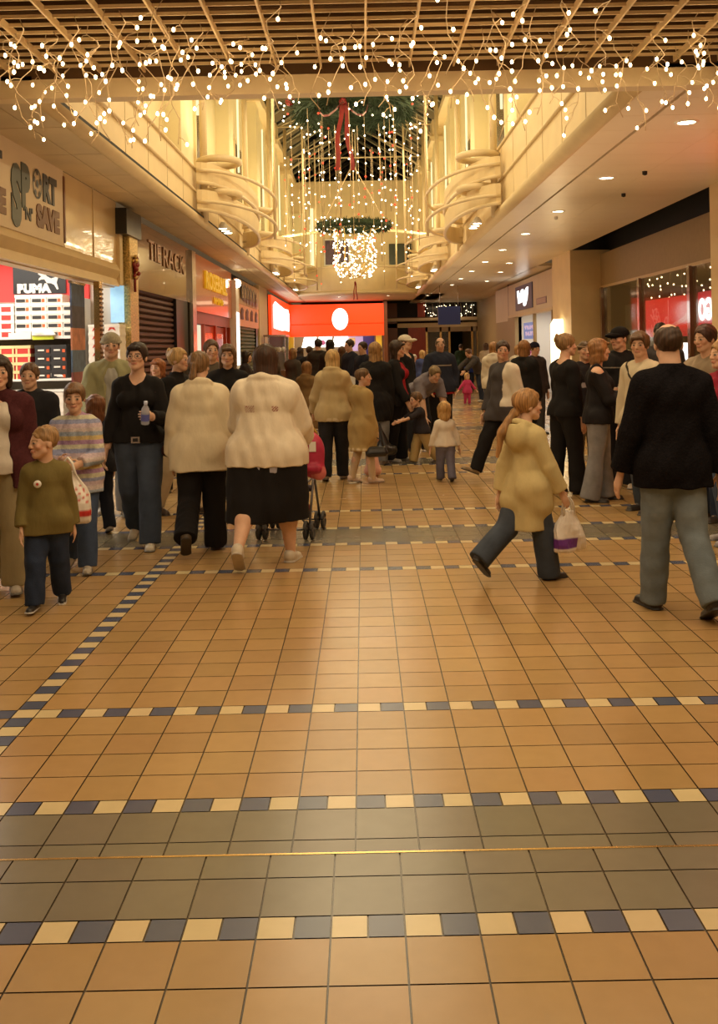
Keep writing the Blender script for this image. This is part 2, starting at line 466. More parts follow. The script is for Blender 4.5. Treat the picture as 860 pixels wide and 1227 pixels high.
    # ---- trousers / skirt
    if bottom:
        kind, col = bottom[0], bottom[1]; opt = bottom[2] if len(bottom) > 2 else {}
        t = .012 + opt.get('t', 0)
        F = Fld(vox)
        F.rc(up(-.036 * H, .004 * H, .012 * H), up(.036 * H, .004 * H, .012 * H), .065 * H * b + t, .065 * H * b + t, .01, (uy, .98))
        F.rc(pel, up(0, 0, .22 * T), .088 * H * b + t, .084 * H * b + t, .02, (uy, .75))
        for sx in (1, -1): F.el(pel + np.array([sx * .04 * H, .038 * H, -.015 * H]), np.array([.046, .046, .05]) * H * b + t * .5, k=.03)
        if kind == 'skirt':
            for l in legs: F.rc(l['hj'], l['kj'] - np.array([0, 0, .05 * H]), .082 * H * b + t, .068 * H * b + t + .02, .06, clip=[(np.array([0, 0, opt.get('hem', .24) * H]), np.array([0, 0, -1.]))])
            kx = .5 * (legs[0]['kj'] + legs[1]['kj']); F.rc(pel, kx, .095 * H * b + t, .09 * H * b + t, .04, clip=[(np.array([0, 0, opt.get('hem', .24) * H]), np.array([0, 0, -1.]))])
        else:
            end = opt.get('end', .93); ra = opt.get('ankle', .042); rk = opt.get('knee', .05)
            for l in legs:
                q = lerp(l['kj'], l['aj'] + l['d2'] * .03 * H, end)
                F.rc(l['hj'] - np.array([0, 0, .0]), l['kj'], .067 * H * (.45 + .55 * b) + t, rk * H + t * .3, .012)
                F.rc(l['kj'], q, rk * H + t * .3, ra * H + t * .2, .012, clip=[(q + l['d2'] * ra * H * .25, l['d2'])])
        F.noise = (.003 if kind != 'tights' else .001, 40, zlib.crc32((label).encode()) % 777)
        def den(V, c):
            if kind == 'jeans':
                m = np.zeros(len(V))
                for l in legs:
                    q = .5 * (l['hj'] + l['kj']); m = np.maximum(m, np.exp(-(((V[:, 0] - q[0]) / (.05 * H)) ** 2 + ((V[:, 2] - q[2]) / (.13 * H)) ** 2)))
                c = c * (1 + .45 * m[:, None])
            return c
        mat = {'jeans': DENIM}.get(kind, CLOTH)
        link({'skirt': 'skirt', 'tights': 'tights', 'jeans': 'jeans'}.get(kind, 'trousers'), F.mesh('trousers', mat, col, den), root)
    # ---- tops, from the inside out
    for tp in tops:
        kind, col = tp[0], tp[1]; o = tp[2] if len(tp) > 2 else {}
        t = o.get('t', .012) * min(1.0, H / 1.6); hem = o.get('hem', hipf - .03) * H
        F = Fld(vox)
        torso(F, t, o.get('bust', True))
        hemz = hem + (off - hip)
        fl = o.get('flare', 0.0); tt = t + .011
        F.rc(up(-.037 * H, .004 * H, .012 * H), up(.037 * H, .004 * H, .012 * H), .066 * H * b + tt, .066 * H * b + tt, .02, (uy, .98))
        F.rc(pel, up(0, 0, .3 * T), .09 * H * b + tt, .08 * H * b + tt, .03, (uy, .82))
        if hemz < pel[2] + .02 * H:
            a0 = up(0, 0, .1 * T)
            low = np.array([0, .002 * H, hemz - .06 * H])
            F.rc(a0, low, .088 * H * b + tt, (.092 + fl) * H * b + tt, .03, (np.array([0, 1., 0]), .86))
        for l in legs:
            if hemz < l['hj'][2] + .03 * H: F.rc(l['hj'], lerp(l['hj'], l['kj'], .35), .072 * H * (.45 + .55 * b) + tt + fl * .3, .066 * H * (.45 + .55 * b) + tt + fl * .5, .03)
        if hemz < pel[2]:
            for sx in (1, -1): F.el(pel + np.array([sx * .04 * H, .038 * H, -.015 * H]), np.array([.046, .046, .05]) * H * b + tt * .8, k=.03)
        armf(F, t * .9 + o.get('arm', 0), o.get('sleeve', 1.0), ra=o.get('ra', 1.0), flare=o.get('cuff', .004))
        if o.get('collar'):
            F.torus(up(0, .004 * H, T + .012 * H), U @ nrm([0, -.35, 1]), .043 * H, .016 * H, .012)
        if o.get('polo'):
            F.torus(up(0, .0 * H, T + .018 * H), U @ nrm([0, -.55, 1]), .043 * H, .011 * H, .008)
        if o.get('high'):
            F.rc(up(0, .008 * H, T), up(0, .006 * H, T + .04 * H), .05 * H, .043 * H, .02, clip=[(up(0, 0, T + .045 * H), U @ np.array([0, 0, 1.]))])
        if o.get('hood'):
            hk = o['hood'] if o['hood'] is not True else 1
            F.el(up(0, .060 * H + .012 * (hk - 1) * H, T - .012 * H - .03 * (hk - 1) * H), np.array([.080 * (.7 + .3 * hk), .036 * hk, .058 * hk]) * H, U, .02)
            if hk > 1: F.el(up(0, .062 * H, T + .048 * H), np.array([.058, .034, .05]) * H, U, .008, op='s')
            F.torus(up(0, .02 * H, T + .022 * H), U @ nrm([0, -.45, 1]), .056 * H, .019 * H, .015)
        if o.get('fur'):
            for kx in range(14):
                a = kx / 14 * 2 * PI
                F.el(np.array([math.cos(a) * (.098 + fl) * H * b, math.sin(a) * (.082 + fl * .8) * H * b, hemz + .012 * H]), np.array([.026, .026, .019]) * H, k=.01, col=o['fur'] if o['fur'] != 1 else None)
        if o.get('fcuff'):
            for a in arms: F.torus(a['wj'] - a['d'] * .01 * H, a['d'], .022 * H, .015 * H, .008, col=o['fcuff'] if o['fcuff'] != 1 else None)
        if o.get('v'):       # neckline
            F.rc(up(0, -.07 * H, T + .03 * H), up(0, -.098 * H, T - o['v'] * H), .042 * H, .010 * H, .008, op='s')
            F.rc(up(0, -.02 * H, T + .035 * H), up(0, -.09 * H, T + .02 * H), .045 * H, .05 * H, .01, op='s')
        if o.get('scoop'):
            F.el(up(0, -.03 * H, T + .02 * H), np.array([.062, .09, .035]) * H, U, .01, op='s')
        if o.get('open'):    # open front
            wd = o['open']
            F.rc(up(0, -.118 * H, T + .05 * H), np.array([0, up(0, -.128 * H * (.5 + .5 * b), 0)[1], hemz - .12 * H]), wd * H, wd * 1.5 * H, .01, op='s')
            F.rc(up(0, -.09 * H, T + .03 * H), up(0, -.11 * H, T * .3), wd * H, wd * H, .01, op='s')
        if o.get('shoulder'):   # cut-out shoulder
            for sx in o['shoulder']: F.el(up(sx * (sw + .02 * H), 0, T + .004 * H), np.array([.04, .05, .034]) * H, U, .006, op='s')
        F.cut(np.array([0, 0, hemz + (o.get('tilt', 0))]), np.array([0, 0, -1.]))
        F.noise = (o.get('fold', .0042) * min(1, H / 1.5), o.get('ff', 44), zlib.crc32((label + kind).encode()) % 555)
        pat = o.get('pat')
        cf = None
        if pat:
            def cf(V, c, pat=pat):
                L = (V - pel) @ U
                return pat(L / H, c, np.linalg.norm(V - hc, axis=1))
        mat = {'knit': KNIT, 'fleece': FLEECE}.get(o.get('m'), CLOTH)
        link(kind, F.mesh(kind, mat, col, cf), root)
    # ---- shoes
    if shoes is not None:
        sole_c = sole if sole is not None else lerp(shoes, (.02, .018, .016), .7)
        for l in legs:
            F = Fld(max(.006, vox * .9)); f, dn, A = l['f'], l['dn'], l['aj']
            sd = nrm(np.cross(f, dn))
            F.rc(A - f * .016 * H + dn * .012 * H, A + f * .02 * H + dn * .018 * H, .026 * H, .024 * H, .01)
            F.rc(A - f * .010 * H + dn * .028 * H, A + f * .088 * H + dn * .034 * H, .023 * H, .021 * H, .02, (dn, .8))
            F.rc(A - f * .012 * H + dn * .043 * H, A + f * .09 * H + dn * .043 * H, .027 * H, .027 * H, .004, (dn, .28))
            F.rc(A + f * .0 * H - dn * .0 * H, A - dn * .05 * H, .017 * H, .017 * H, .002, op='s')
            F.cut(A + dn * .046 * H, dn)
            def sc(V, c, A=A, dn=dn, f=f):
                z = (V - A) @ dn / H; y = (V - A) @ f / H
                c[z > .036] = sole_c
                return c
            link('shoe', F.mesh('shoe', SHOE, shoes, sc, 0), root)
    J = dict(root=root, arms=arms, up=up, T=T, H=H, pel=pel, hp=hp, Hm=Hm, yaw=R_(yaw), X=X, Y=Y, sw=sw, b=b, vox=vox)
    def world(p):
        q = rotz(R_(yaw)) @ np.asarray(p, float); return Vector((q[0] + X, q[1] + Y, q[2]))
    J['world'] = world
    for i, s in ((0, 'L'), (1, 'R')): J['hand' + s] = world(arms[i]['wj'] + arms[i]['d'] * .065 * H)
    return J
# ------------------------------------------------------------------ polygon builder
class MB:
    def __init__(s): s.v = []; s.f = []; s.m = []; s.mats = []; s.sm = []
    def mi(s, mat):
        if mat not in s.mats: s.mats.append(mat)
        return s.mats.index(mat)
    def add(s, vs, fs, mat, smooth=False):
        o = len(s.v); s.v += [tuple(map(float, q)) for q in vs]; k = s.mi(mat)
        for f in fs: s.f.append([o + i for i in f]); s.m.append(k); s.sm.append(smooth)
        return s
    def box(s, x0, x1, y0, y1, z0, z1, mat):
        vs = [(x0, y0, z0), (x1, y0, z0), (x1, y1, z0), (x0, y1, z0), (x0, y0, z1), (x1, y0, z1), (x1, y1, z1), (x0, y1, z1)]
        return s.add(vs, [(0, 3, 2, 1), (4, 5, 6, 7), (0, 1, 5, 4), (1, 2, 6, 5), (2, 3, 7, 6), (3, 0, 4, 7)], mat)
    def quad(s, a, b, c, d, mat): return s.add([a, b, c, d], [(0, 1, 2, 3)], mat)
    def tube(s, path, r, mat, n=10, closed=False, cap=True):
        P = [Vector(p) for p in path]; rs = r if isinstance(r, (list, tuple)) else [r] * len(P)
        vs = []; L = len(P)
        for i, p in enumerate(P):
            a = P[(i - 1) % L] if (closed or i > 0) else p; b = P[(i + 1) % L] if (closed or i < L - 1) else p
            t = (b - a).normalized() if (b - a).length > 1e-9 else Vector((0, 0, 1))
            u = t.cross(Vector((0, 0, 1)))
            if u.length < 1e-3: u = Vector((1, 0, 0))
            u.normalize(); w = t.cross(u)
            for k in range(n):
                q = 2 * PI * k / n; vs.append(p + (u * math.cos(q) + w * math.sin(q)) * rs[i])
        fs = []
        for i in range(L if closed else L - 1):
            j = (i + 1) % L
            for k in range(n): fs.append((i * n + k, i * n + (k + 1) % n, j * n + (k + 1) % n, j * n + k))
        if cap and not closed: fs += [tuple(range(n))[::-1], tuple((L - 1) * n + k for k in range(n))]
        return s.add(vs, fs, mat, True)
    def lathe(s, prof, mat, c=(0, 0, 0), n=20):
        vs = [(c[0] + r * math.cos(2 * PI * k / n), c[1] + r * math.sin(2 * PI * k / n), c[2] + z) for r, z in prof for k in range(n)]
        fs = [(i * n + k, i * n + (k + 1) % n, (i + 1) * n + (k + 1) % n, (i + 1) * n + k) for i in range(len(prof) - 1) for k in range(n)]
        return s.add(vs, fs, mat, True)
    def prism(s, pts, origin, ux, uy, depth, mat):
        """extruded polygon: pts in (u,v), frame origin/ux/uy, extruded along ux x uy"""
        o, ux, uy = Vector(origin), Vector(ux), Vector(uy); n = ux.cross(uy).normalized() * depth
        a = [o + ux * u + uy * v for u, v in pts]; k = len(a)
        vs = a + [q + n for q in a]
        return s.add(vs, [tuple(range(k))[::-1], tuple(range(k, 2 * k))] + [(i, (i + 1) % k, k + (i + 1) % k, k + i) for i in range(k)], mat)
    def ball(s, c, r, mat, n=6, st=(1, 1, 1)):
        prof = [(math.sin(PI * i / n), -math.cos(PI * i / n)) for i in range(n + 1)]; m = n + 2
        vs = [(c[0] + r * st[0] * a * math.cos(2 * PI * k / m), c[1] + r * st[1] * a * math.sin(2 * PI * k / m), c[2] + r * st[2] * z) for a, z in prof for k in range(m)]
        fs = [(i * m + k, i * m + (k + 1) % m, (i + 1) * m + (k + 1) % m, (i + 1) * m + k) for i in range(n) for k in range(m)]
        return s.add(vs, fs, mat, True)
    def mesh(s, name):
        me = bpy.data.meshes.new(name); me.from_pydata(s.v, [], s.f)
        for m in s.mats: me.materials.append(m)
        me.polygons.foreach_set('material_index', s.m); me.polygons.foreach_set('use_smooth', s.sm)
        me.update(); return me
    def build(s, name, parent=None, loc=None): return link(name, s.mesh(name), parent, loc)

def struct(name, mb): return tag(mb.build(name), kind='structure')

def text_mesh(body, size, mat, origin, ux, uy, bold=0.0, depth=.008, width=None, name='lettering', space=1.0):
    cu = bpy.data.curves.new(name, 'FONT'); cu.body = body; cu.size = size; cu.extrude = depth; cu.offset = bold; cu.space_character = space
    cu.resolution_u = 3
    o = bpy.data.objects.new('tmp', cu); C.objects.link(o)
    dg = bpy.context.evaluated_depsgraph_get(); dg.update()
    me = bpy.data.meshes.new_from_object(o.evaluated_get(dg))
    bpy.data.objects.remove(o)
    ux, uy = Vector(ux), Vector(uy); n = ux.cross(uy); org = Vector(origin)
    xs = [v.co.x for v in me.vertices]; x0 = min(xs); sc = (width / (max(xs) - x0)) if width else 1.0
    for v in me.vertices:
        c = v.co.copy(); v.co = org + ux * (c.x - x0) * sc + uy * c.y + n * c.z
    me.materials.clear(); me.materials.append(mat); me.name = name
    return me

# ------------------------------------------------------------------ materials of the place
cream = principled('cream_paint', (.78, .62, .36), .5, noise=.06, nscale=3)
cream_d = principled('cream_metal', (.76, .61, .37), .4, noise=.05, nscale=4)
soffit_m = principled('soffit_panel', (.66, .54, .35), .55, noise=.10, nscale=2)
ceil_m = principled('ceiling_plank', (.84, .72, .52), .32, noise=.03, nscale=2)
fascia_m = principled('fascia_gloss', (.70, .52, .28), .18, noise=.08, nscale=1.5, coat=.5)
signboard_m = principled('signboard', (.74, .62, .46), .45, noise=.04, nscale=3)
dark_m = principled('dark_gap', (.012, .010, .008), .7)
black_m = principled('black_gloss', (.012, .011, .011), .3)
white_m = principled('white_paint', (.8, .78, .73), .5)
bronze_m = principled('bronze_fascia', (.20, .095, .045), .14, noise=.2, nscale=2, coat=.6)
brass_m = principled('brass', (.75, .52, .22), .25, metal=1.0)
chrome_m = principled('steel', (.6, .55, .48), .22, metal=1.0)
gold_m = principled('gold_glitter', (.80, .58, .22), .3, metal=.8, noise=.5, nscale=40, bump=.6, bscale=50)
maroon_m = principled('maroon_shutter', (.10, .035, .025), .45, noise=.1)
green_sh = principled('grey_green_shutter', (.13, .15, .10), .5, noise=.1)
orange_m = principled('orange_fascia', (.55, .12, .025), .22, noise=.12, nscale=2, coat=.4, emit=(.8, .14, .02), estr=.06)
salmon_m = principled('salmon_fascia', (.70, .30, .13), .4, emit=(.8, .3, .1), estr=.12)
redwood_m = principled('red_wood', (.42, .05, .02), .35, noise=.25, nscale=6, stretch=(6, 6, .6))
redglow = principled('red_sign', (.75, .05, .012), .3, emit=(1, .060, .008), estr=1.0)
whiteglow = emis('white_lit', (1, .95, .86), 3.2)
lampglow = emis('lamp_disc', (1, .80, .50), 16, False)
sconce = emis('sconce_glow', (1, .78, .42), 5)
bulb_m = emis('bulb_warm', (1, .70, .34), 16, False)
bulb_w = emis('bulb_white', (1, .80, .50), 9, False)
bulb_r = emis('bulb_red', (1, .06, .02), 2.2, False)
cable_m = principled('clear_cable', (.62, .46, .27), .5)
pine_m = principled('pine_garland', (.020, .040, .014), .8, noise=.4, nscale=30)
ribbon_m = principled('red_ribbon', (.26, .012, .012), .4, noise=.2)
grid_m = principled('grille_metal', (.80, .60, .33), .4)
brownvoid = principled('brown_void', (.10, .046, .014), .8, noise=.2, nscale=2, stretch=(1, 8, 1))
blue_m = principled('blue_sign', (.025, .045, .20), .4)
navy_ink = principled('navy_lettering', (.035, .045, .07), .4)
slate_ink = principled('slate_lettering', (.07, .095, .105), .4)
brown_ink = principled('brown_lettering', (.17, .055, .018), .4)
bronze_ink = principled('pale_bronze_lettering', (.34, .17, .09), .25, metal=.6)
yellow_ink = principled('yellow_lettering', (.85, .55, .03), .4, emit=(1, .6, .02), estr=.25)
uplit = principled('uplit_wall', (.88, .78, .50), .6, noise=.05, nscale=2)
night = principled('night_glass', (.006, .007, .008), .08)
tint = principled('tinted_pane', (.20, .17, .10), .06, trans=.0, alpha=.30, spec=.8)
clearp = principled('clear_pane', (.8, .8, .75), .04, alpha=.10)

# ------------------------------------------------------------------ floor
WL, WR = -3.2, 5.1
BACK, END = -2.0, 47.0
def build_floor():
    V, Fc, col = [], [], []
    g = .0028
    R = random.Random(3)
    tan, grey, blue, crm = (.42, .262, .108), (.185, .160, .112), (.078, .095, .165), (.66, .53, .30)
    def q(x0, x1, y0, y1, c, z=0.0, j=.09):
        x0, x1 = max(x0, WL) + g, min(x1, WR) - g
        if x1 - x0 < .004: return
        y0 += g; y1 -= g
        n = len(V); k = 1 + R.uniform(-j, j); kk = R.uniform(-.03, .03)
        V.extend([(x0, y0, z), (x1, y0, z), (x1, y1, z), (x0, y1, z)]); Fc.append((n, n + 1, n + 2, n + 3))
        col.append((c[0] * k, c[1] * k * (1 + kk), c[2] * k, 1))
    p = .2032
    seam = 3.139
    rows = []                                   # (y0, y1, kind)
    y = seam
    def up(*ks):
        nonlocal y
        for d, k in ks: rows.append((y, y + d, k)); y += d
    up((.088, 'g'), (.213, 'g'), (.1, 'b'), *[(p, 't')] * 4, (.1, 'B'), *[(p, 't')] * 13, (.1, 'b'))
    while y < END:
        up(*[(p, 't')] * 4, (.1, 'B'), (p, 'g'), (p, 'g'), (p, 'g'), (.1, 'b'), *[(p, 't')] * 4, (.1, 'B'), *[(p, 't')] * 13, (.1, 'b'))
    near = []
    yy = seam
    for d, k in [(.139, 'g'), (.206, 'g'), (.105, 'B')] + [(p, 't')] * 4 + [(.105, 'b')] + [(p, 't')] * 13:
        near.append((yy - d, yy, k)); yy -= d
    for part, ox in ((near, -.121), (rows, -.057)):
        for y0, y1, k in part:
            if y0 > END: continue
            xs = [ox + p * i for i in range(-22, 30)]
            for i, x in enumerate(xs):
                x1 = x + p
                if x1 < WL or x > WR: continue
                if part is rows:                # strip of small tiles running down the mall
                    if abs(x1 - (ox - 7 * p)) < .01: continue
                    if x1 < ox - 7 * p - .01: x, x1 = x + p - .1016, x1 + p - .1016
                if k in 'bB':
                    a, b = (crm, blue) if k == 'B' else (blue, crm)
                    q(x, x + p / 2, y0, y1, a, 0, .05); q(x + p / 2, x1, y0, y1, b, 0, .05)
                else:
                    q(x, x1, y0, y1, tan if k == 't' else grey)
    sx1 = -.057 - 7 * p; y = seam; i = 0
    while y < END:
        q(sx1 - .1016, sx1, y, y + .1016, blue if i % 2 else crm, 0, .05); y += .1016; i += 1
    n = len(V)
    nt = len(Fc)
    V.extend([(WL - .0, yy, -.003), (WR, yy, -.003), (WR, END, -.003), (WL, END, -.003)]); Fc.append((n, n + 1, n + 2, n + 3)); col.append((.05, .032, .016, 1))
    V.extend([(WL - 4, 3, -.006), (WL, 3, -.006), (WL, END, -.006), (WL - 4, END, -.006)]); Fc.append((n + 4, n + 5, n + 6, n + 7)); col.append((.5, .42, .3, 1))
    V.extend([(WR, 3, -.006), (WR + 4, 3, -.006), (WR + 4, END, -.006), (WR, END, -.006)]); Fc.append((n + 8, n + 9, n + 10, n + 11)); col.append((.3, .22, .14, 1))
    V.extend([(WL, END, -.006), (WR, END, -.006), (WR, END + 10, -.006), (WL, END + 10, -.006)]); Fc.append((n + 12, n + 13, n + 14, n + 15)); col.append((.3, .22, .14, 1))
    me = bpy.data.meshes.new('floor'); me.from_pydata(V, [], Fc)
    at = me.color_attributes.new('Col', 'FLOAT_COLOR', 'CORNER')
    at.data.foreach_set('color', np.repeat(np.array(col, np.float32), 4, axis=0).ravel())
    m = principled('floor_tile', rough=.27, attr='Col', noise=.04, nscale=14, spec=.8)
    nt_ = m.node_tree
    nn = nt_.nodes.new('ShaderNodeTexNoise'); nn.inputs['Scale'].default_value = 3.0; nn.inputs['Detail'].default_value = 5
    mr = nt_.nodes.new('ShaderNodeMapRange'); mr.inputs['To Min'].default_value = .20; mr.inputs['To Max'].default_value = .30
    tc = nt_.nodes.new('ShaderNodeTexCoord'); nt_.links.new(tc.outputs['Object'], nn.inputs['Vector'])
    nt_.links.new(nn.outputs['Fac'], mr.inputs['Value']); nt_.links.new(mr.outputs['Result'], nt_.nodes['Principled BSDF'].inputs['Roughness'])
    me.materials.append(m)
    tag(link('floor', me), kind='structure')
    struct('trim_1', MB().box(WL, WR, seam - .005, seam + .005, -.002, .0012, brass_m))
build_floor()

# ------------------------------------------------------------------ lower ceilings, edge beams, grille
SZ = 3.56                       # soffit height
BY = 7.32                       # the cross beam at the front of the atrium
AEND = 37.5                     # far end of the atrium well
mb = MB()                       # left soffit: square panels with joints
y = BY + .13
while y < 43:
    mb.box(WL, -2.86, y + .006, y + 1.19, SZ, SZ + .05, soffit_m); mb.box(-2.85, -2.44, y + .006, y + 1.19, SZ, SZ + .05, soffit_m); y += 1.2
mb.box(WL, -2.4, BY, 43, SZ + .05, SZ + .08, dark_m)
struct('ceiling_left', mb)
mb = MB()
y = BY + .13; xr = [(2.2, 2.565), (2.60, 3.35), (3.353, 4.49)]
while y < 47:
    for a, b in xr: mb.box(a, b, y + .003, y + .597, SZ, SZ + .05, ceil_m)
    y += .6
mb.box(2.2, 4.49, BY, 47, SZ + .05, SZ + .08, dark_m)
mb.box(4.45, 5.6, 25.4, 47, SZ, SZ + .08, ceil_m)
struct('ceiling_right', mb)
mb = MB().box(4.49, 6.0, BY, 25.4, SZ + .55, SZ + .6, dark_m).box(4.46, 4.49, BY, 25.4, SZ + .05, SZ + .6, dark_m).box(5.3, 5.34, BY, 25.4, 3.3, SZ + .6, dark_m)
struct('trim_2', mb)            # dark slot between ceiling and shop fascia
mb = MB()
mb.box(WL - .3, WR + .5, BY, BY + .14, 3.475, 3.615, cream_d)
struct('trim_3', mb)            # cross beam
mb = MB()                       # left edge beam and panelled balustrade
mb.tube([(-2.47, BY + .1, SZ + .03), (-2.47, AEND + 1, SZ + .03)], .075, cream_d, 12)
mb.box(-2.52, -2.46, BY + .14, AEND + 1, SZ + .05, 4.32, cream)
for z in (3.97, 4.30): mb.tube([(-2.45, BY + .14, z), (-2.45, AEND, z)], .022, cream_d, 8)
y = BY + .9
while y < AEND: mb.box(-2.462, -2.455, y - .006, y + .006, SZ + .1, 4.28, soffit_m); y += 1.12
struct('trim_4', mb)
mb = MB()
mb.tube([(2.14, BY + .1, SZ + .03), (2.14, AEND + 1, SZ + .03)], .085, cream_d, 12)
mb.box(2.14, 2.20, BY + .14, AEND + 1, SZ + .05, 4.60, cream)
for z in (4.08, 4.58): mb.tube([(2.13, BY + .14, z), (2.13, AEND, z)], .022, cream_d, 8)
y = BY + .9
while y < AEND: mb.box(2.135, 2.142, y - .006, y + .006, SZ + .1, 4.56, soffit_m); y += 1.12
struct('trim_5', mb)
mb = MB()                       # open grille ceiling nearest us and the brown void above
x = WL
while x < WR + .6: mb.box(x, x + .014, 1.2, BY, 3.65, 3.70, grid_m); x += .325
y = 1.2
while y < BY: mb.box(WL - .2, WR + .6, y, y + .012, 3.678, 3.70, grid_m); y += .155
struct('ceiling', mb)
mb = MB().box(WL - .3, WR + .7, .9, BY + .1, 4.25, 4.3, brownvoid)
y = 1.4
while y < BY: mb.box(WL - .3, WR + .7, y, y + .09, 4.0, 4.25, brownvoid); y += .62
mb.box(WL - .3, WR + .7, BY + .0, BY + .1, 3.615, 4.3, brownvoid).box(WL - .3, WL - .2, .9, BY, 3.5, 4.3, brownvoid).box(WR + .6, WR + .7, .9, BY, 3.5, 4.3, brownvoid)
struct('ceiling_upper', mb)

# ------------------------------------------------------------------ left side shopfronts
XL = WL
def Yl(x): return 3.2 * F_PX / (VPX - x)
mb = MB()
mb.box(XL - .12, XL, 4.0, 10.72, 2.74, SZ, signboard_m)                      # sign board of the sports shop
mb.box(XL - .12, XL - .01, 10.76, 13.05, 2.74, SZ, fascia_m)                 # polished panels beside it
mb.box(XL - .012, XL, 11.9, 11.915, 2.74, SZ, soffit_m)
struct('wall_left', mb)
mb = MB()
mb.prism([(0, 0), (.10, 0), (.16, -.10), (.10, -.2), (.14, -.30), (0, -.30)], (XL - .12, 4.0, 2.75), (1, 0, 0), (0, 0, 1), -9.05, cream_d)
struct('trim_6', mb)
mb = MB()
mb.box(XL - .06, XL + .0, 4.0, 4.12, 0, 2.46, brass_m).box(XL - .05, XL + .02, 12.02, 12.16, 0, 2.46, brass_m)
for k in range(40): mb.box(XL + .0, XL + .035, 12.03, 12.15, .2 + k * .055, .225 + k * .055, bronze_m)
mb.box(XL - .2, XL - .06, 4, 13.1, 2.44, 2.5, cream_d)
struct('window_1', mb)
# logos on the board
def logo(y0, idx):
    t = thing('shop_sign', ['sports shop lettering with a football for its letter O beside the brown bar', 'nearer copy of the sports shop lettering cut by the frame edge'][idx], 'sign', (XL, y0 + .7, 2.8), 0, 'sports shop lettering')
    ux, uy = (0, 1, 0), (0, 0, 1); X = XL + .004
    def tx(b, y, z, h, w, m, bold=.012):
        link('lettering', text_mesh(b, h / .7, m, (X, y - (y0 + .7) + y0 + .7, z), ux, uy, bold, .006, w), None)
        o = bpy.context.scene.collection.objects[-1]; return o
    parts = [tx('S', y0, 2.83, .50, .27, slate_ink, .05), tx('P', y0 + .28, 3.02, .36, .24, slate_ink, .04), tx('RT', y0 + .92, 3.15, .25, .44, navy_ink, .02),
             tx("'N'", y0 + .33, 2.88, .12, .25, navy_ink, .004), tx('SAVE', y0 + .70, 2.87, .20, .74, brown_ink, .02)]
    b = MB(); c = (X, y0 + .74, 3.275)
    b.add([(X + .004, c[1] + .135 * math.cos(a) * r, c[2] + .15 * math.sin(a) * r) for r in (1, .86) for a in [i * PI / 12 for i in range(24)]], [(i, (i + 1) % 24, 24 + (i + 1) % 24, 24 + i) for i in range(24)], navy_ink)
    for k in range(5):
        a = k * 2 * PI / 5 + .3
        b.add([(X + .005, c[1] + .08 * math.cos(a + d) * s, c[2] + .09 * math.sin(a + d) * s) for d, s in ((-.3, 1), (.3, 1), (.25, 1.6), (-.25, 1.6))], [(0, 1, 2, 3)], navy_ink)
    b.add([(X + .005, c[1] + .045 * math.cos(k * 2 * PI / 5), c[2] + .05 * math.sin(k * 2 * PI / 5)) for k in range(5)], [(0, 1, 2, 3, 4)], navy_ink)
    parts.append(b.build('football'))
    for o in parts: o.parent = t; o.matrix_parent_inverse = Matrix.Translation((-XL, -(y0 + .7), -2.8))
logo(9.10, 0); logo(7.52, 1)
tag(MB().box(XL, XL + .012, 10.70, 10.75, 2.78, 3.5, brown_ink).build('sign_edge_bar'), 'thin brown vertical bar closing the right end of the sports sign', 'sign trim')

def childfix(o, t):
    o.parent = t; o.matrix_parent_inverse = Matrix.Translation(-t.location)
    return o

# gold pier with black cap
t = thing('pilaster', 'gold glitter pilaster with a black cap beside the sports shop', 'column', (XL, 13.4, 0))
childfix(MB().box(XL - .11, XL + .03, 13.05, 13.21, 2.47, 3.14, cream_d).box(XL - .05, XL + .10, 13.3, 13.78, 0, 3.14, gold_m).build('shaft'), t)
childfix(MB().box(XL - .12, XL + .14, 13.0, 13.85, 3.14, 3.48, black_m).build('cap', None), t)
b = MB()
for k in range(40):
    a = random.uniform(0, 6.28); r = random.uniform(.0, .12)
    b.ball((XL + .11 + random.uniform(0, .03), 13.54 + r * math.cos(a), 2.75 + 1.6 * r * math.sin(a)), random.uniform(.02, .04), ribbon_m if k % 3 else gold_m, 4)
b.tube([(XL + .12, 13.5, 2.7), (XL + .13, 13.45, 2.4)], .02, ribbon_m, 5)
childfix(b.build('bow'), t)

# second shop: bronze fascia, maroon shutter
t = thing('shop_sign', 'dark glossy bronze fascia with thin metal letters above the maroon shutter', 'sign', (XL, 16.2, 2.5))
childfix(MB().box(XL - .1, XL, 13.85, 18.5, 2.48, 3.47, bronze_m).build('fascia'), t)
for b_, y0, z0, h, w in (('TIE', 14.9, 2.98, .30, .9), ('RACK', 16.0, 2.96, .32, 1.9)):
    childfix(link('lettering', text_mesh(b_, h / .7, bronze_ink, (XL + .01, y0, z0), (0, 1, 0), (0, 0, 1), .0, .008, w)), t)
t = thing('roller_shutter', 'closed maroon ribbed roller shutter under the bronze fascia', 'shutter', (XL, 15.5, 0))
b = MB(); pts = []
for k in range(28): pts += [(XL - .12, k * .09), (XL - .07, k * .09 + .03), (XL - .07, k * .09 + .07)]
vs = []; 
for x, z in pts: vs += [(x, 13.85, z), (x, 17.2, z)]
b.add(vs, [(2 * i, 2 * i + 1, 2 * i + 3, 2 * i + 2) for i in range(len(pts) - 1)], maroon_m)
childfix(b.build('slat_curtain'), t)
childfix(MB().box(XL - .13, XL - .02, 17.2, 18.3, 0, 2.5, black_m).build('side_post'), t)
tag(MB().box(XL - .1, XL + .06, 18.42, 18.82, 0, 3.45, chrome_m).build('pilaster'), 'slim mirrored pilaster between the bronze and orange shops', 'column')

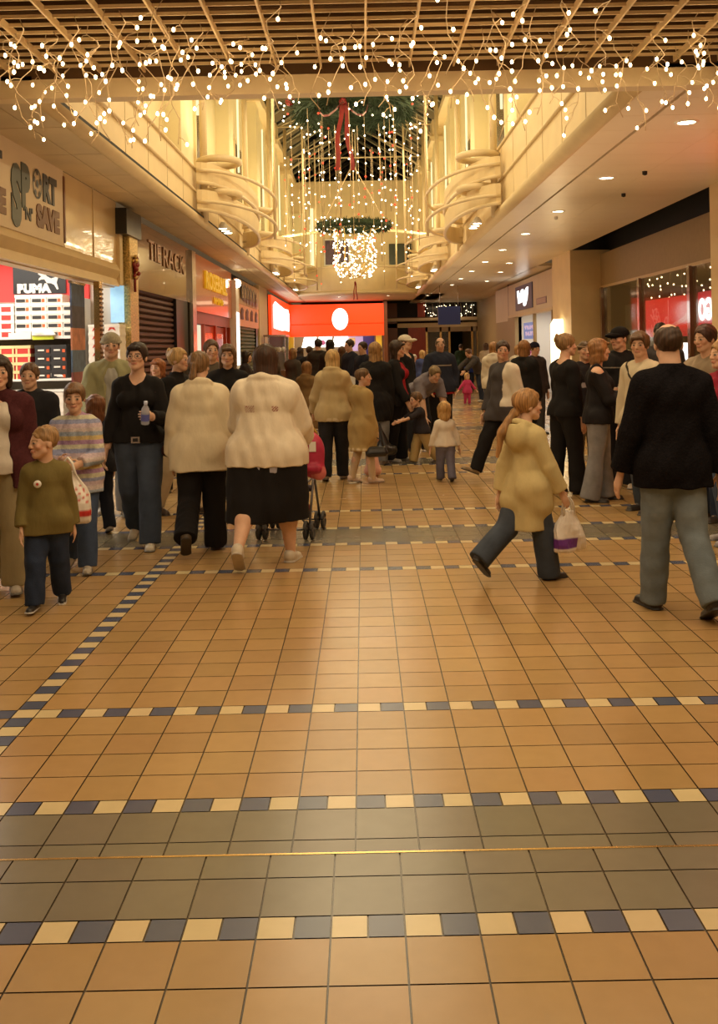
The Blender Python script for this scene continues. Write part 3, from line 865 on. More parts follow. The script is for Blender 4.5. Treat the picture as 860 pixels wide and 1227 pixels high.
# third shop: orange fascia, red timber doors
t = thing('shop_sign', 'orange red fascia with yellow lettering above red timber doors', 'sign', (XL, 21.5, 2.4))
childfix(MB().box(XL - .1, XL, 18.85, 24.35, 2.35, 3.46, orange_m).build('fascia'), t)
childfix(link('lettering', text_mesh('ROSEBALL', .5, yellow_ink, (XL + .02, 20.2, 2.86), (0, 1, 0), (0, 0, 1), .012, .02, 3.1)), t)
b = MB()
for k in range(5): b.tube([(XL + .02, 21.35 + k * .28, 2.58), (XL + .02, 21.42 + k * .28, 2.72), (XL + .02, 21.52 + k * .28, 2.60 + .05 * (k % 2)), (XL + .02, 21.58 + k * .28, 2.68)], .014, yellow_ink, 5)
childfix(b.build('small_script'), t)
t = thing('shop_doors', 'red timber shop doors with panels under the orange fascia', 'door', (XL, 21.5, 0))
b = MB().box(XL - .16, XL - .06, 18.85, 24.35, 2.12, 2.35, redwood_m)
for y in (18.85, 20.3, 21.9, 23.5, 24.2): b.box(XL - .16, XL - .04, y, y + .15, 0, 2.12, redwood_m)
childfix(b.build('door_frame'), t)
for y in (20.45, 22.05): childfix(MB().box(XL - .13, XL - .09, y, y + 1.45, 0, 2.1, redwood_m).box(XL - .1, XL - .075, y + .2, y + 1.25, .2, .95, orange_m).box(XL - .1, XL - .075, y + .2, y + 1.25, 1.1, 1.95, orange_m).build('door_leaf'), t)
childfix(MB().box(XL - .13, XL - .1, 19.0, 20.3, .0, .95, redwood_m).box(XL - .13, XL - .11, 19.0, 20.3, .95, 2.1, emis('warm_window', (.95, .85, .6), .9)).build('side_window'), t)
t = thing('pilaster', 'slim lit white pilaster at the far side of the orange shop', 'column', (XL, 24.7, 0))
childfix(MB().box(XL - .1, XL + .10, 24.4, 24.95, 0, 3.3, white_m).build('shaft'), t)
childfix(MB().ball((XL + .1, 24.6, 3.22), .11, lampglow, 6).box(XL + .1, XL + .115, 24.42, 24.9, 1.2, 2.5, whiteglow).build('light_strip'), t)

# fourth shop: salmon fascia, grey green shutter
t = thing('shop_sign', 'salmon fascia with dark round lettering above the grey green shutter', 'sign', (XL, 28, 2.3))
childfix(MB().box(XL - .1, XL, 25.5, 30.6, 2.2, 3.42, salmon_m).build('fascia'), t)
childfix(MB().box(XL, XL + .012, 25.5, 30.6, 2.78, 3.42, principled('pale_salmon', (.62, .40, .2), .4)).build('backing_panel'), t)
b = MB()
for k, (y, r) in enumerate(((26.2, .22), (26.75, .25), (27.4, .25), (28.1, .25), (28.8, .25), (29.6, .23))):
    b.add([(XL + .05, y + r * 1.25 * math.cos(a), 3.1 - k * .015 + r * (1 + .12 * math.cos(8 * a)) * math.sin(a)) for a in [i * PI / 16 for i in range(32)]], [tuple(range(32))], black_m)
childfix(b.build('dark_roundels'), t)
b = MB()
for k in range(4): childfix(MB().prism([(-.3, -.12), (.3, -.12), (.2, .02), (.32, .14), (0, .2), (-.25, .12)], (XL + .012, 26.3 + k * 1.15, 2.5), (0, 1, 0), (0, 0, 1), .01, maroon_m).build('dark_motif'), t)
tanl = principled('tan_lettering', (.55, .40, .25), .4); b = MB()
for y in (26.2, 26.75, 27.4, 28.1, 28.8, 29.6): b.box(XL + .05, XL + .06, y - .13, y - .05, 2.95, 3.24, tanl).box(XL + .05, XL + .06, y + .05, y + .13, 2.95, 3.2, tanl).box(XL + .05, XL + .06, y - .05, y + .05, 3.06, 3.11, tanl)
childfix(b.build('pale_strokes'), t)
b = MB(); pts = []
for k in range(22): pts += [(XL - .1, k * .1), (XL - .06, k * .1 + .03), (XL - .06, k * .1 + .08)]
vs = []
for x, z in pts: vs += [(x, 25.5, z), (x, 30.0, z)]
b.add(vs, [(2 * i, 2 * i + 1, 2 * i + 3, 2 * i + 2) for i in range(len(pts) - 1)], green_sh); b.box(XL - .1, XL - .02, 30.0, 30.6, 0, 2.2, black_m)
tag(b.build('roller_shutter'), 'closed grey green roller shutter under the salmon fascia', 'shutter')
struct('wall_left_far', MB().box(XL - .15, XL + .02, 30.6, 33.2, 0, SZ, cream).box(XL - .15, XL - .03, 33.2, 33.7, 0, SZ, dark_m))
struct('wall_left_back', MB().box(XL - .24, XL - .19, 13.4, 43, 0, SZ, dark_m))
# glass display kiosk against the cream pier
t = thing('display_kiosk', 'small glass display kiosk against the cream pier', 'kiosk', (XL + .45, 31.6, 0))
childfix(MB().box(XL + .1, XL + .8, 30.9, 32.3, 0, .9, bronze_m).build('base'), t)
b = MB()
for x in (XL + .12, XL + .76):
    for y in (30.92, 32.26): b.box(x, x + .02, y, y + .02, .9, 2.0, chrome_m)
b.box(XL + .1, XL + .8, 30.9, 32.3, 1.96, 2.02, chrome_m).box(XL + .12, XL + .78, 30.92, 32.28, 1.45, 1.47, clearp)
childfix(b.build('glass_case'), t)
for k in range(5): childfix(MB().ball((XL + .2 + .12 * k, 31.2 + .15 * (k % 3), 1.56), .08, white_m, 6).build('ornament'), t)

# ------------------------------------------------------------------ sports shop inside
sh_red = principled('shop_red', (.65, .035, .03), .5, emit=(.7, .03, .03), estr=.25)
mb = MB()
YB = 13.22
mb.box(-7.2, XL - .052, YB, YB + .07, 0, 2.9, white_m)
mb.box(-7.3, -7.2, 4, YB, 0, 2.9, white_m).box(-7.3, XL - .1, 4, YB, 2.88, 2.95, white_m)
struct('wall_shop', mb)
def bz(py, px=50): return CAM_H + (VPY + .0205 * (VPX - px) - py) * (YB - .1) / F_PX
def bx(px): return (px - VPX) * (YB - .1) / F_PX
tag(MB().box(-6.5, -3.62, YB - .06, YB, 2.28, 2.80, sh_red).build('red_backdrop'), 'red backdrop along the top of the shoe wall', 'backdrop')
t = thing('shop_sign', 'black shoe display sign with a white leaping cat and white letters', 'sign', (-4.2, YB - .08, 2.4))
childfix(MB().box(bx(17), bx(80), YB - .09, YB - .06, bz(352), bz(319), black_m).build('panel'), t)
cat = [(225, 230), (240, 213), (262, 222), (275, 243), (300, 258), (325, 250), (340, 228), (357, 222), (345, 240), (338, 262), (332, 282), (342, 318), (333, 322), (318, 295), (300, 285), (275, 283), (262, 262), (245, 262), (228, 268), (232, 255), (245, 245)]
childfix(MB().prism([(bx(x / 4.78), bz(280 + y / 4.78)) for x, y in cat], (0, YB - .09, 0), (1, 0, 0), (0, 0, 1), .01, white_m).build('leaping_cat'), t)
childfix(link('lettering', text_mesh('PUMA', .15, white_m, (bx(22), YB - .092, bz(350)), (1, 0, 0), (0, 0, 1), .012, .006, bx(63) - bx(22))), t)
# the shelves and the boxes and shoes on them
t = thing('shelf_unit', 'white shelving against the back wall of the sports shop', 'shelf', (-4.5, YB - .2, 0))
for z in (bz(466), bz(453), bz(402) - .02): childfix(MB().box(-6.0, -3.62, YB - .42, YB - .06, z - .03, z, white_m).build('shelf'), t)
childfix(MB().box(-6.0, -3.62, YB - .06, YB - .05, .05, 2.28, principled('shelf_back', (.25, .2, .15), .6)).box(-3.64, -3.60, YB - .42, YB - .05, 0, 2.3, white_m).build('back_panel'), t)
boxwhite = principled('white_card', (.82, .76, .68), .6); boxred = principled('red_card', (.55, .04, .03), .6); boxyel = principled('straw_card', (.80, .62, .30), .6); boxblk = principled('black_card', (.03, .028, .028), .5); lab_o = principled('orange_label', (.75, .12, .03), .5)
def boxmesh(kind):
    b = MB(); w, h, d = .098, .108, .16
    base, lid, lab = {'redwhite': (boxwhite, boxwhite, boxred), 'striped': (boxwhite, boxwhite, boxblk), 'red': (boxred, boxyel, boxwhite), 'black': (boxblk, boxblk, boxwhite), 'plain': (boxwhite, boxwhite, boxred)}[kind]
    b.box(-w, w, -d, d, 0, h * .68, base); b.box(-w - .004, w + .004, -d - .004, d + .004, h * .64, h, lid)
    if kind == 'redwhite': b.box(-.06, .06, -d - .006, -d, .005, h * .6, lab)
    if kind == 'striped': b.box(-.085, .03, -d - .006, -d, .012, h * .5, lab).box(.04, .075, -d - .006, -d, .012, h * .5, lab_o)
    if kind == 'black': b.box(-.06, .02, -d - .006, -d, .03, .05, lab).box(.05, .085, -d - .006, -d, .01, .05, lab_o)
    if kind == 'red': b.box(-.09, -.07, -d - .006, -d, .0, h * .6, boxyel).box(.07, .09, -d - .006, -d, .0, h * .6, boxyel)
    if kind == 'plain': b.prism([(-.05, .02), (.0, .05), (.05, .02), (.03, .065), (-.03, .065)], (0, -d, 0), (1, 0, 0), (0, 0, 1), .006, lab)
    return b.mesh('shoe_box')
BXM = {k: boxmesh(k) for k in ('redwhite', 'striped', 'red', 'black', 'plain')}
def boxes(kind, x0, n, z, rows, label, group, skip=()):
    for r in range(rows):
        for i in range(n):
            if (i, r) in skip: continue
            tag(link('shoe_box', BXM[kind], None, (x0 + i * .205, YB - .25, z + r * .1085)), label, 'shoe box', group)
zt = bz(402) - .02
boxes('redwhite', bx(-19) , 3, zt, 4, 'white shoe box with a red end label, left stacks on the top shelf', 'red labelled shoe boxes', ())
boxes('striped', bx(38), 4, zt, 5, 'white shoe box with a dark end label, right stacks on the top shelf', 'dark labelled shoe boxes', ((3, 4),))
z2 = bz(453)
boxes('red', bx(-19), 4, z2, 4, 'red and straw shoe box in the left stacks of the middle shelf', 'red shoe boxes')
boxes('black', bx(60), 2, z2, 4, 'black shoe box in the dark stacks of the middle shelf', 'black shoe boxes')
boxes('plain', bx(-19), 6, bz(466) - .47, 4, 'white shoe box with a small red mark in the lowest rows', 'lower white shoe boxes')
boxes('plain', bx(123), 2, bz(440), 5, 'white shoe box in the narrow stacks beside the gold pilaster', 'shoe boxes beside the pilaster')
tag(MB().box(bx(116), bx(146), YB - .42, YB - .03, bz(440) - .03, bz(440) - .003, white_m).box(bx(116), bx(146), YB - .3, YB - .27, 0, bz(440) - .03, white_m).build('display_plinth'), 'white plinth carrying the narrow shoe box stacks by the pilaster', 'plinth')
def trainer(label, loc, rz, col, group=None):
    F = Fld(.009)
    F.rc((0, .09, .05), (0, .02, .055), .045, .042, .01); F.rc((0, .03, .04), (0, -.13, .028), .045, .03, .03); F.rc((0, .1, .015), (0, -.14, .013), .042, .04, .004, ((0, 0, 1), .4)); F.el((0, .075, .115), (.028, .04, .05), op='s')
    o = link('trainer', F.mesh('trainer', SHOE, col)); o.location = loc; o.rotation_euler = (0, 0, rz); tag(o, label, 'shoe', group)
trainer('white trainer on display on the shelf under the black shoe boxes', (bx(70), YB - .36, bz(452) + .0), 1.4, (.85, .83, .78))
trainer('white trainer on display at the shelf between the upper and lower boxes', (bx(62), YB - .46, bz(402) - .012), 1.5, (.85, .83, .78))
tag(MB().box(bx(50), bx(74), YB - .46, YB - .42, bz(402) - .06, bz(398) - .03, principled('lime_strip', (.65, .75, .05), .5)).build('shelf_label'), 'lime green shelf edge label below the trainer', 'label')
tag(MB().box(bx(22), bx(48), YB - .46, YB - .42, bz(402) - .05, bz(398) - .01, boxwhite).build('shelf_label'), 'plain white shelf edge label left of the lime one', 'label')
t = thing('banner', 'tall colourful photo banner just inside the sports shop window', 'banner', (XL - .2, 11.5, .3))
b = MB(); cs = [(.30, .05, .05), (.55, .22, .12), (.5, .42, .32), (.06, .10, .20), (.10, .16, .26), (.35, .12, .08), (.07, .06, .08), (.28, .09, .09)]
for k in range(8): b.box(XL - .14, XL - .12, 11.35, 11.88, .35 + k * .255, .35 + (k + 1) * .255, principled('banner_%d' % k, cs[(k * 5) % 8], .5, noise=.4, nscale=9))
childfix(b.build('printed_sheet'), t)
childfix(MB().box(XL - .15, XL - .11, 11.33, 11.90, 2.39, 2.42, chrome_m).box(XL - .2, XL - .06, 11.33, 11.9, 0, .035, chrome_m).box(XL - .14, XL - .12, 11.6, 11.63, 0, .36, chrome_m).build('stand'), t)
tag(MB().box(bx(132), bx(148), YB - .03, YB - .012, bz(388), bz(344), principled('pale_blue_poster', (.35, .6, .8), .5, emit=(.35, .65, .9), estr=.7, noise=.3, nscale=6)).build('poster'), 'pale blue poster inside the shop beside the gold pilaster', 'poster')

# ------------------------------------------------------------------ right side shopfronts
XR = 4.9
mb = MB()
mb.box(4.45, 5.3, 11.2, 12.66, 0, SZ + .02, cream).box(4.45, 5.3, 21.2, 23.2, 0, SZ, cream).box(XR, 5.3, 23.2, 25.6, 0, SZ, cream)
struct('wall_right', mb)
fas_d = principled('fascia_beige', (.42, .31, .16), .5, noise=.05)
struct('wall_right_upper', MB().box(5.1, 5.3, 12.66, 21.2, 2.76, 3.46, fas_d).box(5.08, 5.12, 12.66, 21.2, 2.73, 2.78, cream_d))
mb = MB()
for y in (12.68, 15.3, 18.1, 20.95): mb.box(5.04, 5.16, y, y + .13, 0, 2.74, bronze_m)
mb.box(5.05, 5.15, 12.66, 21.2, 0, .12, bronze_m)
o = struct('window_2', mb)
for y0, y1 in ((12.8, 15.3), (15.43, 18.1), (18.23, 20.95)): p_ = MB().box(5.09, 5.105, y0, y1, .12, 2.74, tint).build('pane', o)
# dim shop behind that window
struct('wall_shop_right', MB().box(8.4, 8.5, 12, 24, 0, 2.9, fas_d).box(5.2, 8.5, 23.8, 24, 0, 2.9, fas_d).box(5.2, 8.5, 12, 24, 2.9, 2.95, fas_d).box(5.2, 8.5, 11.9, 12, 0, 2.9, fas_d))
tag(MB().box(5.5, 5.55, 18.5, 20.8, .3, 2.35, principled('grey_green_board', (.22, .24, .18), .6)).build('display_board'), 'grey green board standing behind the left window pane', 'board')
redp = principled('red_poster', (.6, .02, .02), .4, emit=(1, .02, .018), estr=.55)
t = thing('poster', 'large red sale poster with pale scribbles in the shop window', 'poster', (5.3, 16.8, 1.65))
childfix(MB().box(5.30, 5.33, 16.05, 18.6, 1.66, 2.34, redp).build('sheet'), t)
pink = principled('pale_red_ink', (.95, .35, .3), .4, emit=(1, .3, .25), estr=.4)
b = MB(); Rr = random.Random(5)
for k in range(9):
    y0, z0 = 17.5 + Rr.uniform(-.15, .7), 1.75 + Rr.uniform(0, .35)
    b.tube([(5.295, y0 + .12 * math.cos(a * 1.3 + k), z0 + .1 * math.sin(a * (1 + k % 2))) for a in np.linspace(0, 5, 12)], .006, pink, 4)
b.tube([(5.295, 17.2, 1.70), (5.295, 17.2, 2.30)], .008, pink, 4)
b.prism([(16.1, 1.95), (16.4, 1.90), (17.1, 1.80), (17.1, 1.86), (16.4, 1.98), (16.15, 2.10)], (5.298, 0, 0), (0, 1, 0), (0, 0, 1), .002, pink)
childfix(b.build('scribble'), t)
t = thing('shop_sign', 'reflection of a red lit sign with reversed white letters, built inside the nearest window', 'sign', (5.45, 14.8, 1.7))  # mirror image of a sign across the mall, modelled as a glowing panel
childfix(MB().box(5.40, 5.44, 13.9, 15.98, 1.72, 2.36, principled('crimson_reflection', (.4, .01, .03), .4, emit=(.8, .01, .05), estr=.5)).build('panel'), t)
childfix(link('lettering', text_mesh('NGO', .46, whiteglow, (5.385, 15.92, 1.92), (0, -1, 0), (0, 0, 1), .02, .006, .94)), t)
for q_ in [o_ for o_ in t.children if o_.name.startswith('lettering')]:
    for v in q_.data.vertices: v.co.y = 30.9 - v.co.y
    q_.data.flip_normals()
b = MB()
for k, y in enumerate((17.3, 18.0)): tag(MB().box(5.6, 5.63, y - .12, y + .12, 1.15, 1.55, whiteglow).build('price_card'), ['bright white card in the window below the red poster, nearer one', 'bright white card in the window below the red poster, farther one'][k], 'card', 'window cards')
tag(MB().tube([(5.3, 19.0, 1.35), (5.3, 19.0, 2.1)], .035, whiteglow, 8).build('tube_light'), 'vertical white tube light beside the window mullion', 'light')

# stationery shop further on
mb = MB().box(XR, XR + .2, 25.6, 33.3, 2.5, SZ - .05, signboard_m).box(XR - .01, XR + .2, 25.6, 33.3, 2.44, 2.52, cream_d).box(XR, XR + .2, 33.4, 36.5, 2.35, SZ - .05, signboard_m).box(XR - .02, XR + .2, 31.9, 33.4, 0, 2.44, fas_d).box(XR, XR + .2, 33.4, 36.5, 0, 2.35, fas_d).box(XR, XR + .02, 33.3, 33.4, 2.4, SZ, brown_ink)
mb.box(XR - .01, XR + .1, 23.2, 23.5, 0, SZ, fas_d)
struct('wall_right_far', mb)
struct('wall_shop_far', MB().box(XR + 1.6, XR + 1.65, 25.5, 32, 0, 2.6, white_m).box(XR + .1, XR + 1.65, 31.9, 32, 0, 2.6, white_m).box(XR + .1, XR + 1.65, 25.5, 32, 2.6, 2.65, white_m).box(XR + .1, XR + 1.65, 25.4, 25.5, 0, 2.6, white_m))
struct('window_3', MB().box(XR - .02, XR + .06, 28.35, 28.5, 0, 2.44, fas_d).box(XR - .02, XR + .06, 25.6, 25.7, 0, 2.44, fas_d))
t = thing('shop_sign', 'square blue sign with bold white letters on the cream fascia', 'sign', (XR, 30.2, 2.7))
pu = lambda u: 31.6 - 3.1 * u
b = MB(); b.box(XR - .03, XR, pu(1), pu(0), 2.62, 3.36, principled('slate_blue_sign', (.06, .075, .19), .4)); childfix(b.build('panel'), t)
shp = [(268, 280), (290, 275), (300, 330), (320, 270), (345, 270), (350, 310), (380, 255), (400, 258), (388, 400), (368, 480), (345, 485), (335, 430), (280, 445)]
b = MB(); b.add([(XR - .035, pu((x - 245) / 190), 3.36 - .74 * (y + (x - 245) * .1 - 225) / 310) for x, y in shp], [tuple(range(len(shp)))], whiteglow)
childfix(b.build('white_letters'), t)
tag(MB().box(XR - .015, XR, 26.4, 27.9, 2.66, 2.84, principled('mauve_plate', (.30, .17, .20), .4)).box(XR - .02, XR - .015, 26.5, 27.8, 2.69, 2.81, principled('pink_plate', (.52, .34, .30), .4)).build('name_plate'), 'small mauve plate at the lower right of the blue sign', 'sign')
for nm, z0, z1, c1, c2, lb in (('poster', 1.72, 2.22, (.16, .25, .55), (.7, .55, .75), 'blue poster with pale writing inside the stationery shop, upper one'), ('poster', 1.06, 1.56, (.42, .035, .22), (.9, .6, .75), 'magenta poster with pale writing inside the stationery shop, middle one'), ('poster', .45, .92, (.12, .16, .35), (.5, .5, .7), 'dark blue poster inside the stationery shop, lowest one')):
    t = thing(nm, lb, 'poster', (XR + .12, 29.7, z0))
    childfix(MB().box(XR + .10, XR + .12, 28.7, 30.9, z0, z1, principled('poster_' + lb[:6], c1, .4, emit=c1, estr=.5)).build('sheet'), t)
    ink = principled('ink_' + lb[:6], c2, .4, emit=c2, estr=.5)
    b = MB(); Rr = random.Random(int(z0 * 100))
    for r in range(2):
        for k in range(4): b.tube([(XR + .095, 30.6 - k * .42 - .3 * q - r * .1, z1 - .15 - r * .19 + .06 * math.sin(q * 9 + k * 2 + r)) for q in np.linspace(0, 1, 8)], .018, ink, 4)
    childfix(b.build('writing'), t)
t = thing('wall_light', 'tall glowing white wall light on the cream column', 'light', (4.40, 22.2, 1.6))
childfix(MB().tube([(4.38, 22.2, .95), (4.38, 22.2, 1.1), (4.38, 22.2, 2.0), (4.38, 22.2, 2.12)], [.10, .19, .19, .12], sconce, 12).build('glass_shade'), t)
childfix(MB().box(4.38, 4.45, 22.1, 22.3, 1.0, 2.0, brass_m).build('bracket'), t)

# downlights: a row of recessed lamps
dl = MB().lathe([(.075, -.004), (.09, -.012), (.105, -.008), (.108, 0)], white_m, n=24).mesh('trim_ring'); dd = MB().lathe([(.0, -.006), (.078, -.006)], lampglow, n=24).mesh('lamp_disc')
yd = 8.94; k = 0
names = ['nearest', 'second nearest', 'third nearest', 'fourth nearest', 'fifth nearest', 'sixth nearest', 'seventh nearest', 'eighth nearest', 'ninth nearest']
DL = []
while k < 9:
    t = thing('downlight', 'round recessed downlight in the right ceiling, %s of the row' % names[k], 'light', (2.95, yd, SZ), 0, 'downlights in the right ceiling')
    link('trim_ring', dl, t); link('lamp_disc', dd, t)
    DL.append((2.95, yd)); yd += 2.95; k += 1
for k, (x, y) in enumerate(((3.6, 24.2), (3.8, 27.2), (3.9, 31.0), (1.0, 38.6), (2.6, 39.2), (-.9, 38.9))):
    t = thing('downlight', ['downlight of the short second row, nearest one', 'downlight of the short second row, middle one', 'downlight of the short second row, farthest one', 'downlight in the far cross ceiling right of the red sign', 'downlight in the far cross ceiling over the doors', 'downlight in the far cross ceiling above the red sign'][k], 'light', (x, y, SZ), 0, 'downlights far down the mall')
    link('trim_ring', dl, t); link('lamp_disc', dd, t)
for k, (x, y) in enumerate(((3.30, 11.5), (3.5, 13.2), (3.05, 15.5))):
    tag(MB().lathe([(.0, -.05), (.028, -.04), (.03, 0)], dark_m if k != 2 else white_m, (x, y, SZ), 12).build('smoke_detector'), ['small dark ceiling fitting between the two nearest downlights', 'small dark ceiling fitting on the right, near the dark slot', 'small white ceiling fitting beside the third downlight'][k], 'ceiling fitting')

# ------------------------------------------------------------------ upper storey
EV = 8.7
for X, s in ((-3.0, -1), (2.7, 1)):
    mb = MB()
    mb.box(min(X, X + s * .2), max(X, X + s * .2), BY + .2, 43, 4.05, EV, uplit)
    mb.box(min(X, X - s * .38), max(X, X - s * .38), BY + .2, AEND, 4.0, 4.05, cream)
    y = 9.6
    while y < 43:
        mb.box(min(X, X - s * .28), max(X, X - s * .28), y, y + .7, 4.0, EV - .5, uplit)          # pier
        mb.box(min(X, X - s * .12), max(X, X - s * .12), y + .7, y + 1.0, 4.0, EV - .2, cream)
        mb.box(min(X, X - s * .40), max(X, X - s * .40), y - .15, y + .85, EV - .55, EV - .40, cream_d)   # capital
        mb.box(min(X, X - s * .34), max(X, X - s * .34), y - .05, y + .75, EV - .40, EV + .15, cream)
        y += 5.6
    mb.box(min(X, X - s * .25), max(X, X - s * .25), BY + .2, 43, EV - .1, EV + .1, cream)
    struct('wall_upper_left' if s < 0 else 'wall_upper_right', mb)
k = 0
for X, s in ((-3.0, -1), (2.7, 1)):
    for y in (12.4, 18.0, 23.6, 29.2):
        b = MB(); f = -s
        b.box(min(X, X + f * .05), max(X, X + f * .05), y, y + 1.3, 4.9, 6.6, cream_d)
        o = b.build('upper_window'); tag(o, ('dark framed upper storey window on the %s, %s bay from us' % ('left' if s < 0 else 'right', ['first', 'second', 'third', 'fourth'][k % 4])), 'window', 'upper storey windows')
        MB().box(min(X + f * .05, X + f * .06), max(X + f * .05, X + f * .06), y + .1, y + 1.2, 5.0, 6.5, principled('dim_glass', (.12, .09, .05), .15)).build('pane', o)
        k += 1
STR = emis('slot_light', (1, .85, .45), 1.3)
k = 0
for X, s in ((-2.74, -1), (2.44, 1)):
    for y in (10.4, 16.0, 21.6, 27.2, 32.8):
        tag(MB().box(X - .02, X + .02, y + .9, y + .96, 5.6, 7.8, STR).build('slot_light'), 'thin vertical slot light on the %s upper wall, %s from us' % ('left' if s < 0 else 'right', ['first', 'second', 'third', 'fourth', 'fifth'][k % 5]), 'light', 'vertical slot lights'); k += 1
# end wall of the well
mb = MB().box(-3.2, 3.0, 43, 43.2, SZ, 8.75, cream)
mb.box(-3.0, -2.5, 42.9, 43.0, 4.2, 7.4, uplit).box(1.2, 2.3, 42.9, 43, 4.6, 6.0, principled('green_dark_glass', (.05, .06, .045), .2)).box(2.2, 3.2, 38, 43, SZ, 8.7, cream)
mb.box(-2.2, -2.05, 42.85, 43, 4.2, 7.6, STR)
struct('wall_end_upper', mb)
mb = MB()
seg = [(-2.5 + 4.7 * i / 16, AEND - .9 * math.sin(PI * i / 16)) for i in range(17)]
for (x0, y0), (x1, y1) in zip(seg, seg[1:]):
    mb.quad((x0, y0, SZ), (x1, y1, SZ), (x1, y1, 4.55), (x0, y0, 4.55), cream); mb.quad((x0, y0, SZ), (x0, 43, SZ), (x1, 43, SZ), (x1, y1, SZ), soffit_m); mb.quad((x0, y0, 4.55), (x1, y1, 4.55), (x1, 43, 4.5), (x0, 43, 4.5), cream)
mb.tube([(x, y, SZ + .04) for x, y in seg], .07, cream_d, 8); mb.tube([(x, y, 4.56) for x, y in seg], .05, cream_d, 8)
struct('trim_7', mb)
mb = MB(); seg = [(-2.45 + 4.55 * i / 20, 30.0 - .5 * math.sin(PI * i / 20), 4.95 + .12 * math.sin(PI * i / 20)) for i in range(21)]
mb.tube(seg, .045, cream_d, 8)
tag(mb.build('tie_rail'), 'pale curved rail spanning the well behind the light chandelier', 'rail')
tag(MB().box(-1.55, -.55, 42.86, 42.99, 5.15, 6.2, principled('purple_panel', (.10, .05, .09), .4, noise=.5, nscale=4)).box(-1.62, -.48, 42.88, 42.995, 5.08, 6.27, white_m).build('wall_panel'), 'dark purple panel with pale frame on the far upper wall', 'panel')

# roof: dark glazing with rafters and tie rods
rafter_m = principled('rafter', (.30, .27, .17), .5)
mb = MB(); RG = 10.7
mb.quad((-3.0, 8, EV + .15), (-.15, 8, RG), (-.15, 52, RG), (-3.0, 52, EV + .15), night); mb.quad((2.7, 8, EV + .15), (2.7, 52, EV + .15), (-.15, 52, RG), (-.15, 8, RG), night)
mb.quad((-3.2, 52, 3.6), (-3.2, 52, RG), (3.2, 52, RG), (3.2, 52, 3.6), night)
y = 9
while y < 52:
    for X in (-3.0, 2.7): mb.tube([(X, y, EV + .12), (-.15, y, RG - .03)], .04, rafter_m, 6)
    y += 1.5
mb.tube([(-.15, 8, RG - .04), (-.15, 52, RG - .04)], .07, cream_d, 8)
for f in (.33, .66):
    for X in (-3.0, 2.7): mb.tube([(X + (-.15 - X) * f, 8, EV + .1 + (RG - EV - .1) * f), (X + (-.15 - X) * f, 52, EV + .1 + (RG - EV - .1) * f)], .03, rafter_m, 6)
struct('ceiling_roof', mb)
mb = MB(); y = 26.5
while y < 43:
    mb.tube([(-2.6, y, EV), (2.3, y, EV)], .03, cream_d, 6); mb.tube([(-.15, y, RG), (-.15, y, EV)], .025, cream_d, 6)
    for X in (-2.6, 2.3):
        mb.tube([(X, y, EV - .4), (X * .35, y + 2.7, RG - .7)], .03, cream_d, 6); mb.tube([(X, y, EV), (-.15, y + 2.7, RG - .3)], .03, cream_d, 6)
    y += 5.4
struct('trim_8', mb)

# posts with ring discs and curved balcony rails
def post(X, y, label, s):
    t = thing('balcony_post', label, 'post', (X, y, SZ))
    link('pole', MB().tube([(0, 0, 0), (0, 0, 5.1)], .055, cream_d, 12).mesh('pole'), t)
    for z in (.42, .92):
        pts = [((.30 * math.cos(a)) - s * .24, .34 * math.sin(a), z) for a in [i * PI / 12 for i in range(24)]]
        link('ring_disc', MB().tube(pts, .055, cream_d, 8, closed=True).mesh('ring_disc'), t)
def balcony(X, y0, y1, s, label):
    t = thing('curved_balcony', label, 'balcony', (X, y0, SZ))
    def arc(r, n=24, z=0): return [(-s * r * math.sin(PI * i / n), (y1 - y0) * .5 * (1 - math.cos(PI * i / n)), z) for i in range(n + 1)]
    for z in (.22, .68): link('rail', MB().tube(arc(.9, z=z), .028, cream_d, 8).mesh('rail'), t)
    for z in (.10, .50):
        b = MB(); A = arc(.55); vs = []
        for x, y, _ in A: vs += [(x, y, z), (x, y, z + .30)]
        b.add(vs, [(2 * i, 2 * i + 2, 2 * i + 3, 2 * i + 1) for i in range(len(A) - 1)], cream); b.tube([(x, y, z) for x, y, _ in A], .03, cream_d, 6)
        link('curved_panel', b.mesh('curved_panel'), t)
    h = (y1 - y0) / 2
    link('pole', MB().tube([(-s * .9, h, -.05), (-s * .9, h, 5.0)], .026, cream_d, 8).mesh('pole'), t)
    for dy in (.9, 1.2, 1.5): link('spotlight', MB().lathe([(.0, 0), (.075, 0.0), (.06, .06), (.03, .10), (.0, .11)], white_m, (-s * .25, dy, -.08), 12).lathe([(0, -.002), (.065, -.002)], lampglow, (-s * .25, dy, -.081), 12).mesh('spotlight'), t)
nm5 = ['first', 'second', 'third', 'fourth']
for X, s, side in ((-2.40, -1, 'left'), (2.07, 1, 'right')):
    for k, y in enumerate((15.3, 20.9, 26.5, 32.1)): post(X, y, 'cream balcony post with two ring discs on the %s, %s from us' % (side, nm5[k]), s)
    for k, (y0, y1) in enumerate(((14.6, 20.2), (23.8, 28.6), (31, 35.6))): balcony(X, y0, y1, s, 'curved cream balcony rails on the %s side, %s from us' % (side, nm5[k]))

